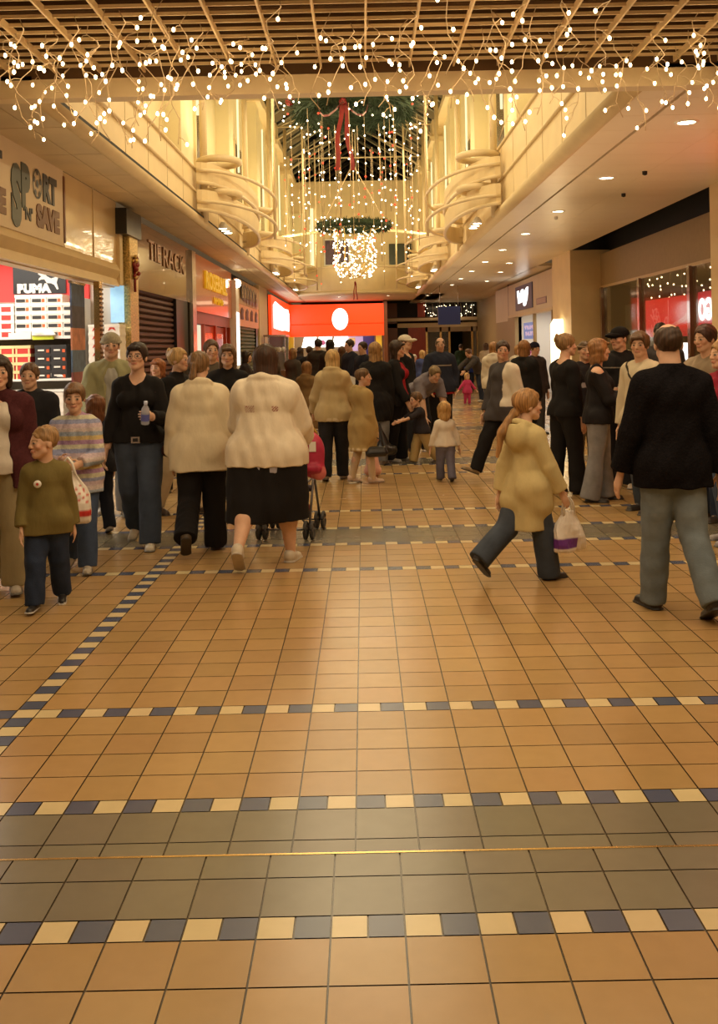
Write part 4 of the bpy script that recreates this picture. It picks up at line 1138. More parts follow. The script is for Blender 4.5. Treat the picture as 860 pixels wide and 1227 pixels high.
# ------------------------------------------------------------------ far end: red food counter and exit doors
t = thing('shop_sign', 'red lit sign with a white oval over the food counter', 'sign', (-1.1, 42.5, 2.1))
childfix(MB().box(-3.18, .95, 42.3, 42.6, 2.06, 3.42, redglow).build('front_panel'), t)
childfix(MB().box(-3.2, -3.1, 33.8, 42.32, 2.06, 3.42, redglow).build('side_panel'), t)
b = MB(); b.add([(-.96 + .34 * math.cos(a), 42.28, 2.78 + .46 * math.sin(a)) for a in [i * PI / 20 for i in range(40)]], [tuple(range(40))], whiteglow); childfix(b.build('white_oval'), t)
b = MB(); pts = [(34.6, 2.30), (36, 2.28), (38, 2.26), (39.6, 2.3), (41.6, 2.28), (41.9, 2.6), (41.8, 3.0), (41.2, 3.18), (39.5, 3.14), (37, 3.2), (35.2, 3.26), (34.5, 3.1)]
b.add([(-3.085, y, z) for y, z in pts], [tuple(range(len(pts)))], whiteglow); childfix(b.build('white_lettering_panel'), t)
mb = MB().box(-3.2, .95, 45.8, 46, 0, 2.6, principled('kitchen_wall', (.55, .42, .25), .6)).box(-3.2, 1.0, 42.3, 46, 2.55, 2.6, white_m).box(.9, 1.05, 42.2, 46, 0, SZ, brown_ink).box(-3.25, -3.15, 43, 46, 0, SZ, cream)
mb.box(-3.2, -2.95, 42.3, 42.5, 0, 2.06, principled('yellow_panel', (.75, .50, .04), .4, emit=(.9, .6, .05), estr=.25)).box(.55, .8, 42.4, 42.6, 0, 2.06, MATS['yellow_panel'])
struct('wall_end_left', mb)
t = thing('serving_counter', 'food serving counter under the red sign', 'counter', (-1.2, 44, 0))
childfix(MB().box(-3.0, .5, 43.7, 44.4, 0, 1.1, MATS['yellow_panel']).build('counter_front'), t); childfix(MB().box(-3.05, .55, 43.6, 44.5, 1.1, 1.16, chrome_m).build('counter_top'), t)
for k, (x0, x1) in enumerate(((-2.75, -2.15), (-2.1, -1.45), (-1.4, -.75))):
    t = thing('menu_board', ['white lit menu board over the food counter, left', 'white lit menu board over the food counter, middle with a pink motif', 'white lit menu board over the food counter, right'][k], 'menu board', (x0, 44.5, 1.6))
    childfix(MB().prism([(x0, 1.60), (x1 - .04, 1.60), (x1 + .08, 2.06), (x0 + .12, 2.06)], (0, 44.5, 0), (1, 0, 0), (0, 0, 1), .05, whiteglow).build('light_panel'), t)
    if k == 1: childfix(MB().ball((-1.8, 44.44, 1.8), .12, principled('pink_motif', (.5, .15, .4), .5), 6, (1, .1, 1)).build('motif'), t)
tag(MB().box(-.7, .0, 44.6, 44.7, 1.4, 2.05, principled('lilac_board', (.5, .42, .7), .4, emit=(.5, .4, .8), estr=.4)).box(-.65, -.35, 44.58, 44.6, 1.7, 2.0, boxyel).box(-.6, -.52, 44.57, 44.58, 1.85, 1.95, black_m).box(-.48, -.4, 44.57, 44.58, 1.75, 1.85, black_m).build('menu_board'), 'lilac and yellow menu board at the right of the food counter', 'menu board')
tag(MB().box(.0, .5, 44.0, 44.05, 1.2, 2.05, principled('deep_blue_board', (.03, .03, .2), .4)).build('board'), 'deep blue board at the right end of the food counter', 'board')

mb = MB()
mb.box(1.0, 5.3, 46, 46.2, 2.42, 2.62, cream).box(1.0, 5.3, 45.9, 46.2, 2.72, 2.86, cream_d).box(1.0, 5.3, 46, 46.2, 2.86, 2.9, brown_ink)
mb.box(1.0, 1.6, 46, 46.2, 0, SZ, brown_ink).box(2.1, 2.9, 46.0, 46.2, 0, 2.42, redwood_m).box(2.55, 2.9, 46.02, 46.2, 2.9, SZ, redwood_m).box(3.0, 5.3, 46.1, 46.15, 2.9, SZ, night).box(1.6, 2.6, 46.1, 46.15, 2.9, SZ, dark_m).box(1.6, 2.1, 46.1, 46.15, 0, 2.42, dark_m)
mb.box(1.0, 5.3, 53, 53.1, 0, 3.6, dark_m).box(5.3, 5.4, 36.5, 53, 0, 3.6, fas_d).box(1.0, 5.4, 46.2, 53, 3.55, 3.6, dark_m)
struct('wall_end', mb)
t = tag(empty('door_1', (3.9, 46, 0)), kind='structure')
def dchild(o): o.parent = t; o.matrix_parent_inverse = Matrix.Translation((-3.9, -46, 0)); return o
b = MB()
for x in (2.9, 3.55, 3.95, 5.0, 5.25): b.box(x, x + .09, 45.95, 46.08, 0, 2.42, brass_m)
b.box(2.9, 5.3, 45.95, 46.08, 2.2, 2.42, principled('door_header', (.45, .33, .2), .4))
dchild(b.build('door_frame'))
for x0, x1 in ((2.99, 3.55), (3.64, 3.95), (5.09, 5.25)): dchild(MB().box(x0, x1, 46.0, 46.02, .08, 2.2, clearp).box(x0, x1, 45.99, 46.03, 0, .1, brass_m).build('door_leaf'))
t = thing('hanging_sign', 'plain blue sign hanging in front of the far exit', 'sign', (2.85, 33, 2.3))
x, y_, z = at_depth(538, 378, 33)
childfix(MB().box(x - .37, x + .37, 32.97, 33.03, z - .3, z + .3, blue_m).build('panel'), t)
for dx in (-.3, .3): childfix(MB().tube([(x + dx, 33, z + .3), (x + dx, 33, SZ)], .01, chrome_m, 6).build('hanger'), t)
# closing walls behind us
struct('wall_back_left', MB().box(WL - .15, WL - .05, BACK, 4.0, 0, 3.6, fascia_m))
struct('wall_back_right', MB().box(5.0, 5.3, BACK, 12.7, 0, 3.6, fas_d))
# ------------------------------------------------------------------ the crowd
BLK = (.012, .011, .012); NAVY = (.014, .017, .032); DEN = (.050, .072, .125); DEND = (.022, .032, .062); LDEN = (.16, .19, .23); WHT = (.74, .70, .62); OFFW = (.70, .64, .50)
BEIGE = (.46, .37, .22); TAN = (.46, .31, .13); KHAKI = (.20, .18, .085); GREY = (.16, .16, .17); CHAR = (.05, .048, .052); MAROON = (.075, .022, .025); RED = (.36, .018, .03)
DKBR = (.035, .017, .009); BRN = (.10, .048, .02); LBRN = (.24, .125, .05); BLOND = (.52, .33, .13); DBLOND = (.36, .21, .085); GING = (.30, .10, .03)
PL = {}
def stripes(cols, z0, w):
    def f(L, c, hd):
        k = np.floor((L[:, 2] - z0) / w).astype(int) % len(cols)
        return np.array(cols, np.float32)[k]
    return f
def chest_band(col, z0, z1, xmax=9):
    def f(L, c, hd):
        c = c.copy(); m = (L[:, 2] > z0) & (L[:, 2] < z1) & (np.abs(L[:, 0]) < xmax); c[m] = col; return c
    return f

# --- left group, coming towards us
PL['cardigan'] = person('woman in open maroon cardigan over white top at the left frame edge', px=(4, 706), H=1.57, yaw=12, build=1.12, hair='bob', haircol=DKBR, head=(8, 4, 0),
    tops=[('shirt', (.66, .60, .52), dict(hem=.50, t=.012, scoop=1)), ('cardigan', MAROON, dict(hem=.44, t=.028, open=.052, m='knit'))], bottom=('trousers', (.34, .28, .16), dict(ankle=.058, knee=.056)), shoes=(.5, .45, .38), legL=(10, 3), legR=(-8, 12), armL=(-2, 10, 8, 4), armR=(4, 10, 18, 2))
PL['greenboy'] = person('small boy in olive green jumper with round badge, looking sideways', px=(58, 727), H=1.13, yaw=8, sex='m', head=(-58, 2, 0), hair='crop', haircol=(.33, .19, .08),
    tops=[('jumper', (.17, .135, .045), dict(hem=.41, t=.02, polo=1, cuff=.010))], bottom=('jeans', (.022, .034, .07), dict(ankle=.05, knee=.052)), shoes=(.02, .018, .018), sole=(.5, .48, .45), legL=(-12, 10), legR=(14, 4), armL=(-14, 12, -4, 6), armR=(4, 12, 26, 0), spread=.048)
PL['teen'] = person('teenager in dark jacket behind the olive green boy', px=(40, 655), H=1.5, yaw=6, sex='m', hair='short', haircol=(.13, .065, .03),
    tops=[('jacket', (.018, .018, .022), dict(hem=.46, t=.03, collar=1))], bottom=('jeans', (.02, .022, .035), {}), shoes=(.5, .48, .45), legL=(8, 4), legR=(-8, 12))
PL['stripegirl'] = person('girl in pastel striped jumper holding a white carrier bag', px=(94, 683), H=1.36, yaw=6, head=(4, 6, 0), hair='short', haircol=(.17, .085, .035),
    tops=[('jumper', (.5, .4, .5), dict(hem=.42, t=.024, polo=1, m='knit', pat=stripes([(.55, .44, .5), (.30, .33, .52), (.60, .58, .44), (.42, .26, .42), (.60, .47, .22), (.34, .40, .5), (.6, .52, .52)], -.2, .022)))], bottom=('jeans', (.05, .075, .14), dict(ankle=.048)), shoes=(.45, .40, .33), legL=(10, 3), legR=(-10, 14), armL=(18, 12, 78, -28), armR=(18, 12, 88, -30), grip=(.9, .9))
PL['ginger'] = person('child with reddish brown hair in dark jacket holding the hand of the woman in jeans', px=(117, 638), H=1.2, yaw=-150, head=(25, 0, 0), hair='bob', haircol=(.20, .075, .03),
    tops=[('jacket', (.016, .017, .024), dict(hem=.44, t=.028, collar=1))], bottom=('trousers', (.016, .018, .028), {}), shoes=(.55, .5, .45), legL=(8, 5), legR=(-8, 12), armR=(20, 14, 20, 10), armL=(0, 25, 50, 20))
PL['beanie'] = person('man in pale beanie and khaki open jacket behind the woman in jeans', px=(137, 617), H=1.76, yaw=14, sex='m', hair='crop', haircol=DKBR, hat=('beanie', (.40, .36, .27)),
    tops=[('shirt', (.42, .42, .40), dict(hem=.49, t=.012)), ('jacket', (.36, .35, .20), dict(hem=.44, t=.034, open=.045, polo=1))], bottom=('jeans', (.26, .28, .31), dict(ankle=.05)), shoes=(.4, .36, .3), legL=(8, 3), legR=(-8, 10), armR=(14, 12, 62, -10), armL=(6, 14, 30, 4))
PL['vneck'] = person('short haired woman in black V-neck jumper and blue jeans carrying a bottle', px=(169, 653), H=1.67, yaw=2, build=.98, head=(-6, -3, 0), hair='short', haircol=(.022, .010, .008), glasses=True,
    tops=[('jumper', BLK, dict(hem=.515, t=.013, v=.095))], bottom=('jeans', (.050, .068, .11), dict(ankle=.052, knee=.052)), shoes=(.60, .55, .46), legL=(12, 3), legR=(-14, 22), armL=(16, 16, 98, -14), armR=(2,14,10,12), grip=(.95, .3))
PL['bun'] = person('blonde woman with pinned-up hair in black top and cream trousers', px=(216, 616), H=1.6, yaw=62, head=(14, 0, 0), hair='bun', haircol=BLOND,
    tops=[('top', BLK, dict(hem=.50, t=.016, high=1))], bottom=('trousers', (.50, .42, .30), dict(ankle=.048)), shoes=(.06, .04, .03), legL=(10, 3), legR=(-10, 12))
PL['facewoman'] = person('woman with long brown hair and fringe in black top facing us', px=(276, 603), H=1.63, yaw=6, hair='long', haircol=(.14, .075, .035),
    tops=[('coat', BLK, dict(hem=.46, t=.026))], bottom=('jeans', (.11, .12, .13), {}), shoes=BLK, legL=(8, 3), legR=(-8, 10))
PL['behindleft'] = person('man with brown hair half hidden behind the woman with fringe', px=(256, 585), H=1.7, yaw=20, sex='m', hair='short', haircol=BRN, tops=[('jacket', (.09, .07, .05), dict(hem=.46, t=.025, collar=1))], bottom=('trousers', CHAR, {}))
PL['orangehair'] = person('woman with ginger hair seen between the beanie man and the pinned-up blonde', px=(193, 590), H=1.5, yaw=-20, hair='bob', haircol=GING, tops=[('coat', (.03, .025, .03), dict(hem=.42, t=.026))], bottom=('trousers', BLK, {}))
# --- two women walking away with the pushchair
PL['whitecoat'] = person('woman in cream hooded coat walking away with low ponytail', px=(243, 661), H=1.58, yaw=184, build=1.08, head=(-14, 0, 0), hair='ponytail', haircol=(.20, .11, .045),
    tops=[('coat', (.72, .64, .47), dict(hem=.415, t=.036, hood=1, flare=.014, cuff=.014, fold=.006))], bottom=('trousers', BLK, dict(ankle=.055, knee=.054)), shoes=(.12, .09, .06), legL=(-6, 44), legR=(8, 2), armL=(6, 13, 12, 6), armR=(4, 12, 14, 6))
PL['hoodie'] = person('large woman in white hooded top and cropped black skirt walking away', px=(322, 677), H=1.63, yaw=172, build=1.26, head=(12, 6, 0), hair='bob', haircol=(.05, .022, .012), bare_leg=True,
    tops=[('shirt', (.40, .40, .50), dict(hem=.438, t=.022)), ('hoodie', (.76, .68, .54), dict(hem=.462, t=.044, hood=1, cuff=.012, fold=.005, pat=lambda L, c, hd: np.where(((L[:, 1] > 0) & (((np.abs(L[:, 0] - .052) < .024) & (np.abs(L[:, 2] - .205) < .014)) | ((np.abs(L[:, 0] + .062) < .013) & (np.abs(L[:, 2] - .205) < .012))) & (np.sin((L[:, 0] + L[:, 2]) * 560) > -.1))[:, None], np.array([.26, .06, .05], np.float32), c)))], bottom=('skirt', BLK, dict(hem=.205, t=-.008)), shoes=(.62, .56, .46), sole=(.5, .45, .38), legL=(-10, 38), legR=(12, 4), spread=.075, armL=(26,14,58,-2), armR=(28,16,58,-4))
# --- middle distance
PL['browncoat'] = person('child in long brown coat beyond the pushchair', px=(369, 533), H=1.36, yaw=160, hair='bob', haircol=(.25, .12, .045), tops=[('coat', (.20, .12, .05), dict(hem=.20, t=.03, hood=1, flare=.03))], bottom=('trousers', (.1, .07, .04), {}), shoes=(.35, .28, .2))
PL['furjacket'] = person('blonde woman in short fur-trimmed cream jacket and dark jeans, back to us', px=(401, 575), H=1.55, yaw=176, head=(0, 4, 0), hair='long', haircol=(.62, .42, .18), tops=[('jacket', (.55, .44, .25), dict(hem=.455, t=.03, fur=(.66, .56, .38), fcuff=(.62, .5, .33), flare=.004, hood=1))], bottom=('jeans', (.016, .016, .02), dict(ankle=.045)), shoes=(.3, .25, .2), legL=(-6, 8), legR=(6, 3), armL=(14, 20, 40, 10), armR=(14, 20, 46, 6))
PL['duffel'] = person('girl in tan hooded coat with fur hem carrying a small black handbag', px=(436, 579), H=1.33, yaw=118, head=(-30, 0, 0), hair='crop', haircol=(.13, .07, .03), tops=[('coat', (.42, .30, .125), dict(hem=.285, t=.032, hood=1.35, fur=(.60, .48, .30), flare=.024, fcuff=(.6, .48, .3)))], bottom=('tights', (.55, .42, .28), dict(ankle=.03, knee=.036)), shoes=(.6, .45, .36), legL=(-6, 10), legR=(8, 3), armR=(4, 10, 16, 4), armL=(4, 10, 16, 4))
PL['blackcoat'] = person('woman with long blonde hair in long black coat facing away', px=(452,556), H=1.64, yaw=165, hair='long', haircol=DBLOND, tops=[('coat', BLK, dict(hem=.36, t=.028, flare=.01))], bottom=('jeans', (.14, .15, .17), {}), shoes=(.2, .15, .12))
PL['redtop'] = person('dark haired woman in red top and black jacket turned to the side', px=(477,553), H=1.66, yaw=70, head=(6, 0, 0), hair='longback', haircol=(.04, .02, .012), tops=[('shirt', RED, dict(hem=.50, t=.014)), ('jacket', BLK, dict(hem=.46, t=.026, open=.06))], bottom=('trousers', BLK, dict(ankle=.05)), shoes=(.3, .28, .25), armL=(10,8,24,0), armR=(18,8,30,-2))
PL['whitecap'] = person('man in white cap and black open-neck shirt', px=(487, 530), H=1.76, yaw=62, sex='m', build=1.1, head=(6, 0, 0), hair='crop', haircol=BRN, hat=('cap', (.74, .68, .58)), tops=[('shirt', BLK, dict(hem=.48, t=.02, polo=1, v=.05))], bottom=('trousers', BLK, {}), shoes=BLK)
PL['bending'] = person('person in grey hooded top bending down beside the small boy', px=(498,540), H=1.66, yaw=28, sex='m', lean=66, head=(0, -12, 0), hair='short', haircol=(.22, .15, .07), tops=[('hoodie', (.19, .17, .20), dict(hem=.50, t=.026, hood=1))], bottom=('trousers', (.02, .022, .03), {}), shoes=BLK, legL=(22, 30), legR=(14, 24), armL=(20,6,10,-4), armR=(24,6,14,-4))
PL['darkboy'] = person('small boy in dark shirt and khaki trousers stretching his arm out', px=(506, 555), H=.97, yaw=-70, sex='m', head=(10, 0, 0), lean=10, hair='short', haircol=(.13, .065, .025), tops=[('shirt', (.028, .024, .030), dict(hem=.42, t=.02, sleeve=.55))], bottom=('trousers', (.40, .29, .13), dict(ankle=.062, knee=.064)), shoes=(.06, .04, .03), legL=(-20, 14), legR=(18, 6), armL=(66, 6, 74, 0), armR=(60, 6, 70, -6))
PL['toddler'] = person('blonde toddler in white top and blue jeans walking away', px=(534, 577), H=.92, yaw=188, head=(0, 4, 0), hair='bob', haircol=(.55, .33, .12), tops=[('jumper', (.72, .66, .58), dict(hem=.44, t=.02))], bottom=('jeans', (.12, .12, .18), dict(ankle=.05)), shoes=(.05, .04, .04), legL=(10, 4), legR=(-8, 14), armL=(0, 22, 6, 14), armR=(0, 22, 6, 14))
PL['navyman'] = person('balding man in navy jacket with pale chest stripe', px=(529, 524), H=1.72, yaw=12, sex='m', build=1.16, head=(-14, 12, 0), hair='balding', haircol=(.12, .075, .04), tops=[('shirt', RED, dict(hem=.435, t=.02)), ('jacket', (.022, .026, .045), dict(hem=.455, t=.036, collar=1, pat=chest_band((.42, .36, .28), .205, .215, .1)))], bottom=('trousers', BLK, {}), shoes=BLK, armL=(-6, 18, 16, -6), armR=(8, 18, 26, -10))
# --- right half, middle distance
PL['strider'] = person('dark haired youth in grey and white top striding to the left', px=(606,575), H=1.62, yaw=-62, sex='m', head=(58, 0, 4), hair='short', haircol=(.055, .028, .016), tops=[('jumper', (.066, .060, .066), dict(hem=.43, t=.028, pat=lambda L, c, hd: np.where(((L[:, 0] > .07) & (L[:, 2] > .02))[:, None], np.array([.72, .66, .56], np.float32), c)))], bottom=('trousers', BLK, dict(ankle=.045)), shoes=(.30, .22, .13), legL=(-14, 10), legR=(30, 6, -22), armL=(-10,12,4,6), armR=(10,10,22,0))
PL['whitehood'] = person('woman with ginger blonde hair in white hooded top behind the striding youth', px=(593, 512), H=1.62, yaw=165, hair='bob', haircol=(.34, .17, .06), tops=[('hoodie', (.70, .65, .55), dict(hem=.46, t=.03, hood=1))], bottom=('jeans', DEN, {}), shoes=CHAR)
PL['leather'] = person('person in black leather jacket with fair collar behind the woman with pinned hair', px=(630, 540), H=1.63, yaw=150, hair='bob', haircol=(.30, .14, .05), tops=[('jacket', BLK, dict(hem=.44, t=.03, collar=1))], bottom=('trousers', BLK, {}), shoes=BLK)
PL['blackcapfar'] = person('person in dark hat far behind by the stationery shop', px=(642, 520), H=1.6, yaw=30, sex='m', hair='short', haircol=BRN, hat=('beanie', (.015, .015, .03)), tops=[('jacket', (.05, .04, .04), dict(hem=.45, t=.03))], bottom=('trousers', CHAR, {}), shoes=BLK)
PL['updo'] = person('woman with tied-back hair in black jumper and black trousers, turned right', px=(680,591), H=1.68, yaw=112, head=(-12, 0, 0), hair='bun', haircol=(.28, .165, .07), tops=[('jumper', BLK, dict(hem=.49, t=.016, scoop=1))], bottom=('trousers', (.014, .013, .014), dict(ankle=.056, knee=.046)), shoes=(.02, .016, .014), legL=(-6, 3), legR=(6, 3), armL=(6, 8, 24, 0), armR=(2, 8, 14, 0))
PL['tshirtboy'] = person('boy with pale headband in dark printed T-shirt and grey trousers', px=(703,572), H=1.6, yaw=8, sex='m', hair='crop', haircol=(.09, .05, .025), hat=('band', (.30, .22, .15)), tops=[('tshirt', (.024, .022, .028), dict(hem=.46, t=.022, sleeve=.9, pat=chest_band((.34, .30, .32), .15, .185, .05)))], bottom=('trousers', (.20, .175, .14), dict(ankle=.05)), shoes=BLK)
PL['offshoulder'] = person('woman in black cut-out shoulder top and flared grey jeans, facing right', px=(719, 600), H=1.62, yaw=78, head=(14, 0, 0), hair='bob', haircol=(.30, .145, .055), tops=[('top', (.016, .014, .016), dict(hem=.485, t=.018, shoulder=(-1,), scoop=1))], bottom=('jeans', (.22, .22, .24), dict(ankle=.062, knee=.044)), shoes=(.02, .015, .012), legL=(5, 2), legR=(-5, 4), armL=(28, 10, 92, -8), armR=(24, 10, 88, -4), grip=(.9, .9))
PL['blackcap'] = person('young man in black cap and black jacket with pale piping', px=(746, 583), H=1.74, yaw=-28, sex='m', head=(-26, 2, 0), hair='crop', haircol=DKBR, hat=('cap', (.014, .013, .014)), tops=[('shirt', (.52, .47, .42), dict(hem=.48, t=.014, polo=1)), ('jacket', BLK, dict(hem=.44, t=.034, open=.025, collar=1, pat=chest_band((.30, .25, .2), .235, .243, .2)))], bottom=('trousers', (.016, .016, .02), dict(ankle=.055)), shoes=(.5, .44, .36), armL=(22, 10, 86, -20), armR=(20, 10, 80, -24), grip=(.8, .8))
PL['creamboy'] = person('brown haired youth in cream top with dark strap and jeans', px=(772, 613), H=1.67, yaw=-58, sex='m', head=(28, 2, 0), hair='wild', haircol=(.12, .06, .025), tops=[('shirt', (.60, .52, .38), dict(hem=.47, t=.02, pat=lambda L, c, hd: np.where((np.abs(L[:, 0] + .9 * (L[:, 2] - .22)) < .009)[:, None], np.array([.03, .025, .02], np.float32), c)))], bottom=('jeans', (.05, .065, .09), {}), shoes=(.035, .03, .03), armL=(4,8,16,0), armR=(4,10,12,2))
PL['tallbehind'] = person('tall dark haired man behind, seen just beyond the balding man', px=(795, 570), H=1.80, yaw=-10, sex='m', hair='crop', haircol=(.02, .012, .008), tops=[('jacket', CHAR, dict(hem=.45, t=.03))], bottom=('trousers', BLK, {}), shoes=BLK)
PL['handface'] = person('man with dark red-brown hair raising a hand to his face at the right', px=(852, 622), H=1.72, yaw=-60, sex='m', head=(0, 6, 0), hair='short', haircol=(.06, .022, .014), tops=[('shirt', (.30, .24, .17), dict(hem=.47, t=.02))], bottom=('jeans', DEND, {}), shoes=(.05, .04, .04), armR=(58, 14, 150, -20), armL=(10, 8, 40, 0))
PL['rededge'] = person('blonde woman in dark red top with ponytail cut by the right frame edge', px=(872, 650), H=1.58, yaw=-75, hair='ponytail', haircol=(.42, .23, .08), tops=[('shirt', (.5, .45, .4), dict(hem=.5, t=.012)), ('jacket', (.25, .012, .03), dict(hem=.45, t=.028, open=.03))], bottom=('jeans', DEN, {}), shoes=(.3, .28, .3))
# --- right foreground
PL['fleece'] = person('balding man in black fleece and faded jeans walking away on the right', px=(809,733), H=1.70, yaw=188, sex='m', build=.95, head=(-16, 2, 0), hair='balding', haircol=(.05, .024, .013), tops=[('fleece', (.011, .010, .012), dict(hem=.44, t=.028, high=1, m='fleece', cuff=.012, fold=.004))], bottom=('jeans', (.15, .185, .215), dict(ankle=.045, knee=.047)), shoes=(.02, .016, .015), legL=(9, 3), legR=(-11, 24, 26), armL=(10,15,18,8), armR=(-6,16,4,10), spread=.042)
PL['raincoat'] = person('girl in beige hooded raincoat with ponytail hurrying to the right', px=(634, 694), H=1.29, yaw=122, build=.86, head=(-20,0,0), hair='lowtail', haircol=(.36, .19, .07), tops=[('coat', (.56, .46, .23), dict(hem=.275, t=.024, hood=1.45, flare=.012, cuff=.012, fold=.002))], bottom=('jeans', (.048, .06, .085), dict(ankle=.058, knee=.056)), shoes=(.03, .025, .025), legL=(-24, 28), legR=(12, 3), armL=(-20,10,-8,6), armR=(16,16,26,6), tail=.05)
# --- far crowd by the food counter
far = [('dark haired man in dark coat at the counter queue, back to us', (372, 497), 1.62, 170, 'm', 'short', DKBR, BLK), ('tall man with black hair in the middle of the counter queue', (383, 500), 1.78, 190, 'm', 'short', (.012, .008, .007), (.03, .025, .02)),
       ('broad person in black coat with bushy black hair right above the fur jacket', (397, 503), 1.76, 175, 'f', 'bob', (.01, .007, .006), (.025, .018, .014)), ('fair man with dark hair turned left behind the tan hooded girl', (421, 505), 1.74, -60, 'm', 'short', DKBR, NAVY),
       ('dark haired man in navy top holding a white paper', (437, 512), 1.68, -50, 'm', 'short', DKBR, NAVY), ('brown haired person in grey jacket in the queue beside the fur jacket', (411, 500), 1.6, 150, 'f', 'bob', BRN, (.05, .045, .04)),
       ('person with light brown hair at the left end of the queue', (352, 505), 1.58, 140, 'f', 'bob', LBRN, (.06, .05, .04)), ('dark coated woman behind the child in brown coat', (361, 490), 1.6, 185, 'f', 'longback', DKBR, (.02, .018, .02)),
       ('woman by the cream pier with short fair hair', (327, 507), 1.6, 60, 'f', 'short', DBLOND, (.08, .06, .05)), ('small child in white hat beside the navy jacket man', (497, 478), 1.32, 10, 'f', 'short', WHT, (.14, .12, .16)),
       ('blonde child in blue top beside the navy jacket man', (507, 483), 1.45, 200, 'f', 'bob', BLOND, (.05, .07, .2)), ('person in red jacket near the far exit', (476, 470), 1.6, 20, 'f', 'short', BRN, (.2, .03, .03)),
       ('distant shopper in cream coat near the far exit', (583, 470), 1.62, 165, 'f', 'bob', BRN, (.5, .42, .3)), ('distant shopper in blue jacket by the exit doors', (563, 466), 1.3, 10, 'f', 'short', BRN, (.03, .06, .3)),
       ('distant shopper with white top beside the stationery window', (622, 495), 1.55, 20, 'f', 'bob', DBLOND, (.55, .5, .42)), ('distant shopper in dark green coat left of the exit doors', (553, 462), 1.6, 190, 'm', 'short', DKBR, (.03, .06, .035)),
       ('woman with dark hair partly hidden behind the cream hooded coat', (296, 520), 1.55, 100, 'f', 'bob', DKBR, (.04, .03, .03))]
for i, (lb, px, H, yw, sx, hr_, hc_, tc_) in enumerate(far):
    PL['far%d' % i] = person(lb, px=px, H=H, yaw=yw, sex=sx, hair=hr_, haircol=hc_, tops=[('jacket', tc_, dict(hem=.45, t=.03, collar=i % 2))], bottom=('trousers' if i % 2 else 'jeans', [BLK, DEND, CHAR][i % 3], {}), shoes=BLK, armL=(6 + i % 4 * 5, 10, 20 + (i % 3) * 20, -4), armR=(4, 10, 18 + (i % 2) * 40, -4))
PL['pinktot'] = person('toddler in bright pink coat and trousers far down the mall', px=(560, 485), H=.84, yaw=15, hair='bob', haircol=BLOND, tops=[('coat', (.48, .05, .16), dict(hem=.36, t=.03, flare=.01))], bottom=('trousers', (.40, .04, .13), {}), shoes=(.3, .2, .2), armL=(0, 40, 0, 40), armR=(0, 40, 0, 40))
PL['bender'] = person('adult in dark trousers stooping over the pink toddler', px=(577, 482), H=1.6, yaw=-60, sex='m', lean=40, hair='short', haircol=BRN, tops=[('jacket', (.05, .045, .045), dict(hem=.47, t=.03))], bottom=('jeans', DEND, {}), shoes=(.4, .38, .35), legL=(14, 20), legR=(-4, 16), armL=(56, 6, 50, 0), armR=(56, 6, 50, 0))

# ------------------------------------------------------------------ things they carry
plastic = principled('carrier_plastic', (.80, .74, .68), .35, attr='Col', noise=.05, nscale=20, bump=.6, bscale=22, coat=.2)
def carrier(label, hand, H, W, D, rz, name='carrier_bag', col=(.78, .72, .66), pat=None, mat=None):
    t = thing(name, label, 'bag', (hand.x, hand.y, hand.z - H - .10), rz)
    lv = [(0, .86, .70), (.02, .97, .9), (.06, 1, 1), (.2, 1.02, 1.05), (.38, 1.0, .98), (.55, .95, .82), (.7, .80, .6), (.82, .60, .40), (.92, .42, .26), (1.0, .36, .16)]
    rb = random.Random(len(label)); n = 40; V = []
    for f, kw, kd in lv:
        for i in range(n):
            a_ = 2 * PI * i / n; ca, sa = math.cos(a_), math.sin(a_)
            q = (abs(ca) ** 3 + abs(sa) ** 3) ** (-1 / 3); w_ = 1 + .05 * math.sin(i * 1.9 + f * 9) + .03 * math.sin(i * 3.1 - f * 5)
            V.append((W * .5 * kw * q * ca * (1 + (w_ - 1) * .4), D * .5 * kd * q * sa * w_ + .012 * math.sin(f * 7 + ca * 4), H * f + (.008 * math.sin(i * 2.3) if f > .9 else 0)))
    Fc = [(r * n + i, r * n + (i + 1) % n, (r + 1) * n + (i + 1) % n, (r + 1) * n + i) for r in range(len(lv) - 1) for i in range(n)] + [tuple(range(n))[::-1], tuple((len(lv) - 1) * n + i for i in range(n))]
    me = bpy.data.meshes.new('bag_body'); me.from_pydata(V, [], Fc); me.polygons.foreach_set('use_smooth', [True] * len(Fc))
    bm = bmesh.new(); bm.from_mesh(me); bmesh.ops.subdivide_edges(bm, edges=bm.edges[:], cuts=3, use_grid_fill=True); bm.to_mesh(me); bm.free()
    Va = np.array([v.co[:] for v in me.vertices], np.float32); cc = np.tile(np.array(col, np.float32), (len(Va), 1))
    if pat: cc = pat(Va, cc, H, W)
    at = me.color_attributes.new('Col', 'FLOAT_COLOR', 'POINT'); at.data.foreach_set('color', np.concatenate([cc, np.ones((len(cc), 1), np.float32)], 1).astype(np.float32).ravel())
    me.materials.append(mat or plastic); link('bag_body', me, t)
    b = MB()
    for s in (-1, 1): b.tube([(-.05, s * .012, H - .02), (-.03, s * .012, H + .06), (0, s * .008, H + .10), (.03, s * .012, H + .06), (.05, s * .012, H - .02)], .007, mat or white_m, 6)
    link('handle', b.mesh('handle'), t)
    return t
def redband(V, c, H, W):
    c = c.copy(); z = V[:, 2] / H
    c[(z > .10 + .04 * np.sin(V[:, 0] * 14)) & (z < .24 + .04 * np.sin(V[:, 0] * 14)) & (V[:, 1] < .02)] = (.55, .03, .03)
    c[(z > .40) & (z < .74) & (V[:, 1] < 0) & (np.sin(V[:, 0] * 130) * np.sin(z * 46 + V[:, 0] * 30) > .45) & (V[:, 0] > -.02)] = (.6, .12, .1)
    return c
h = PL['stripegirl']['handL']; h2 = PL['stripegirl']['handR']; hm = (h + h2) / 2
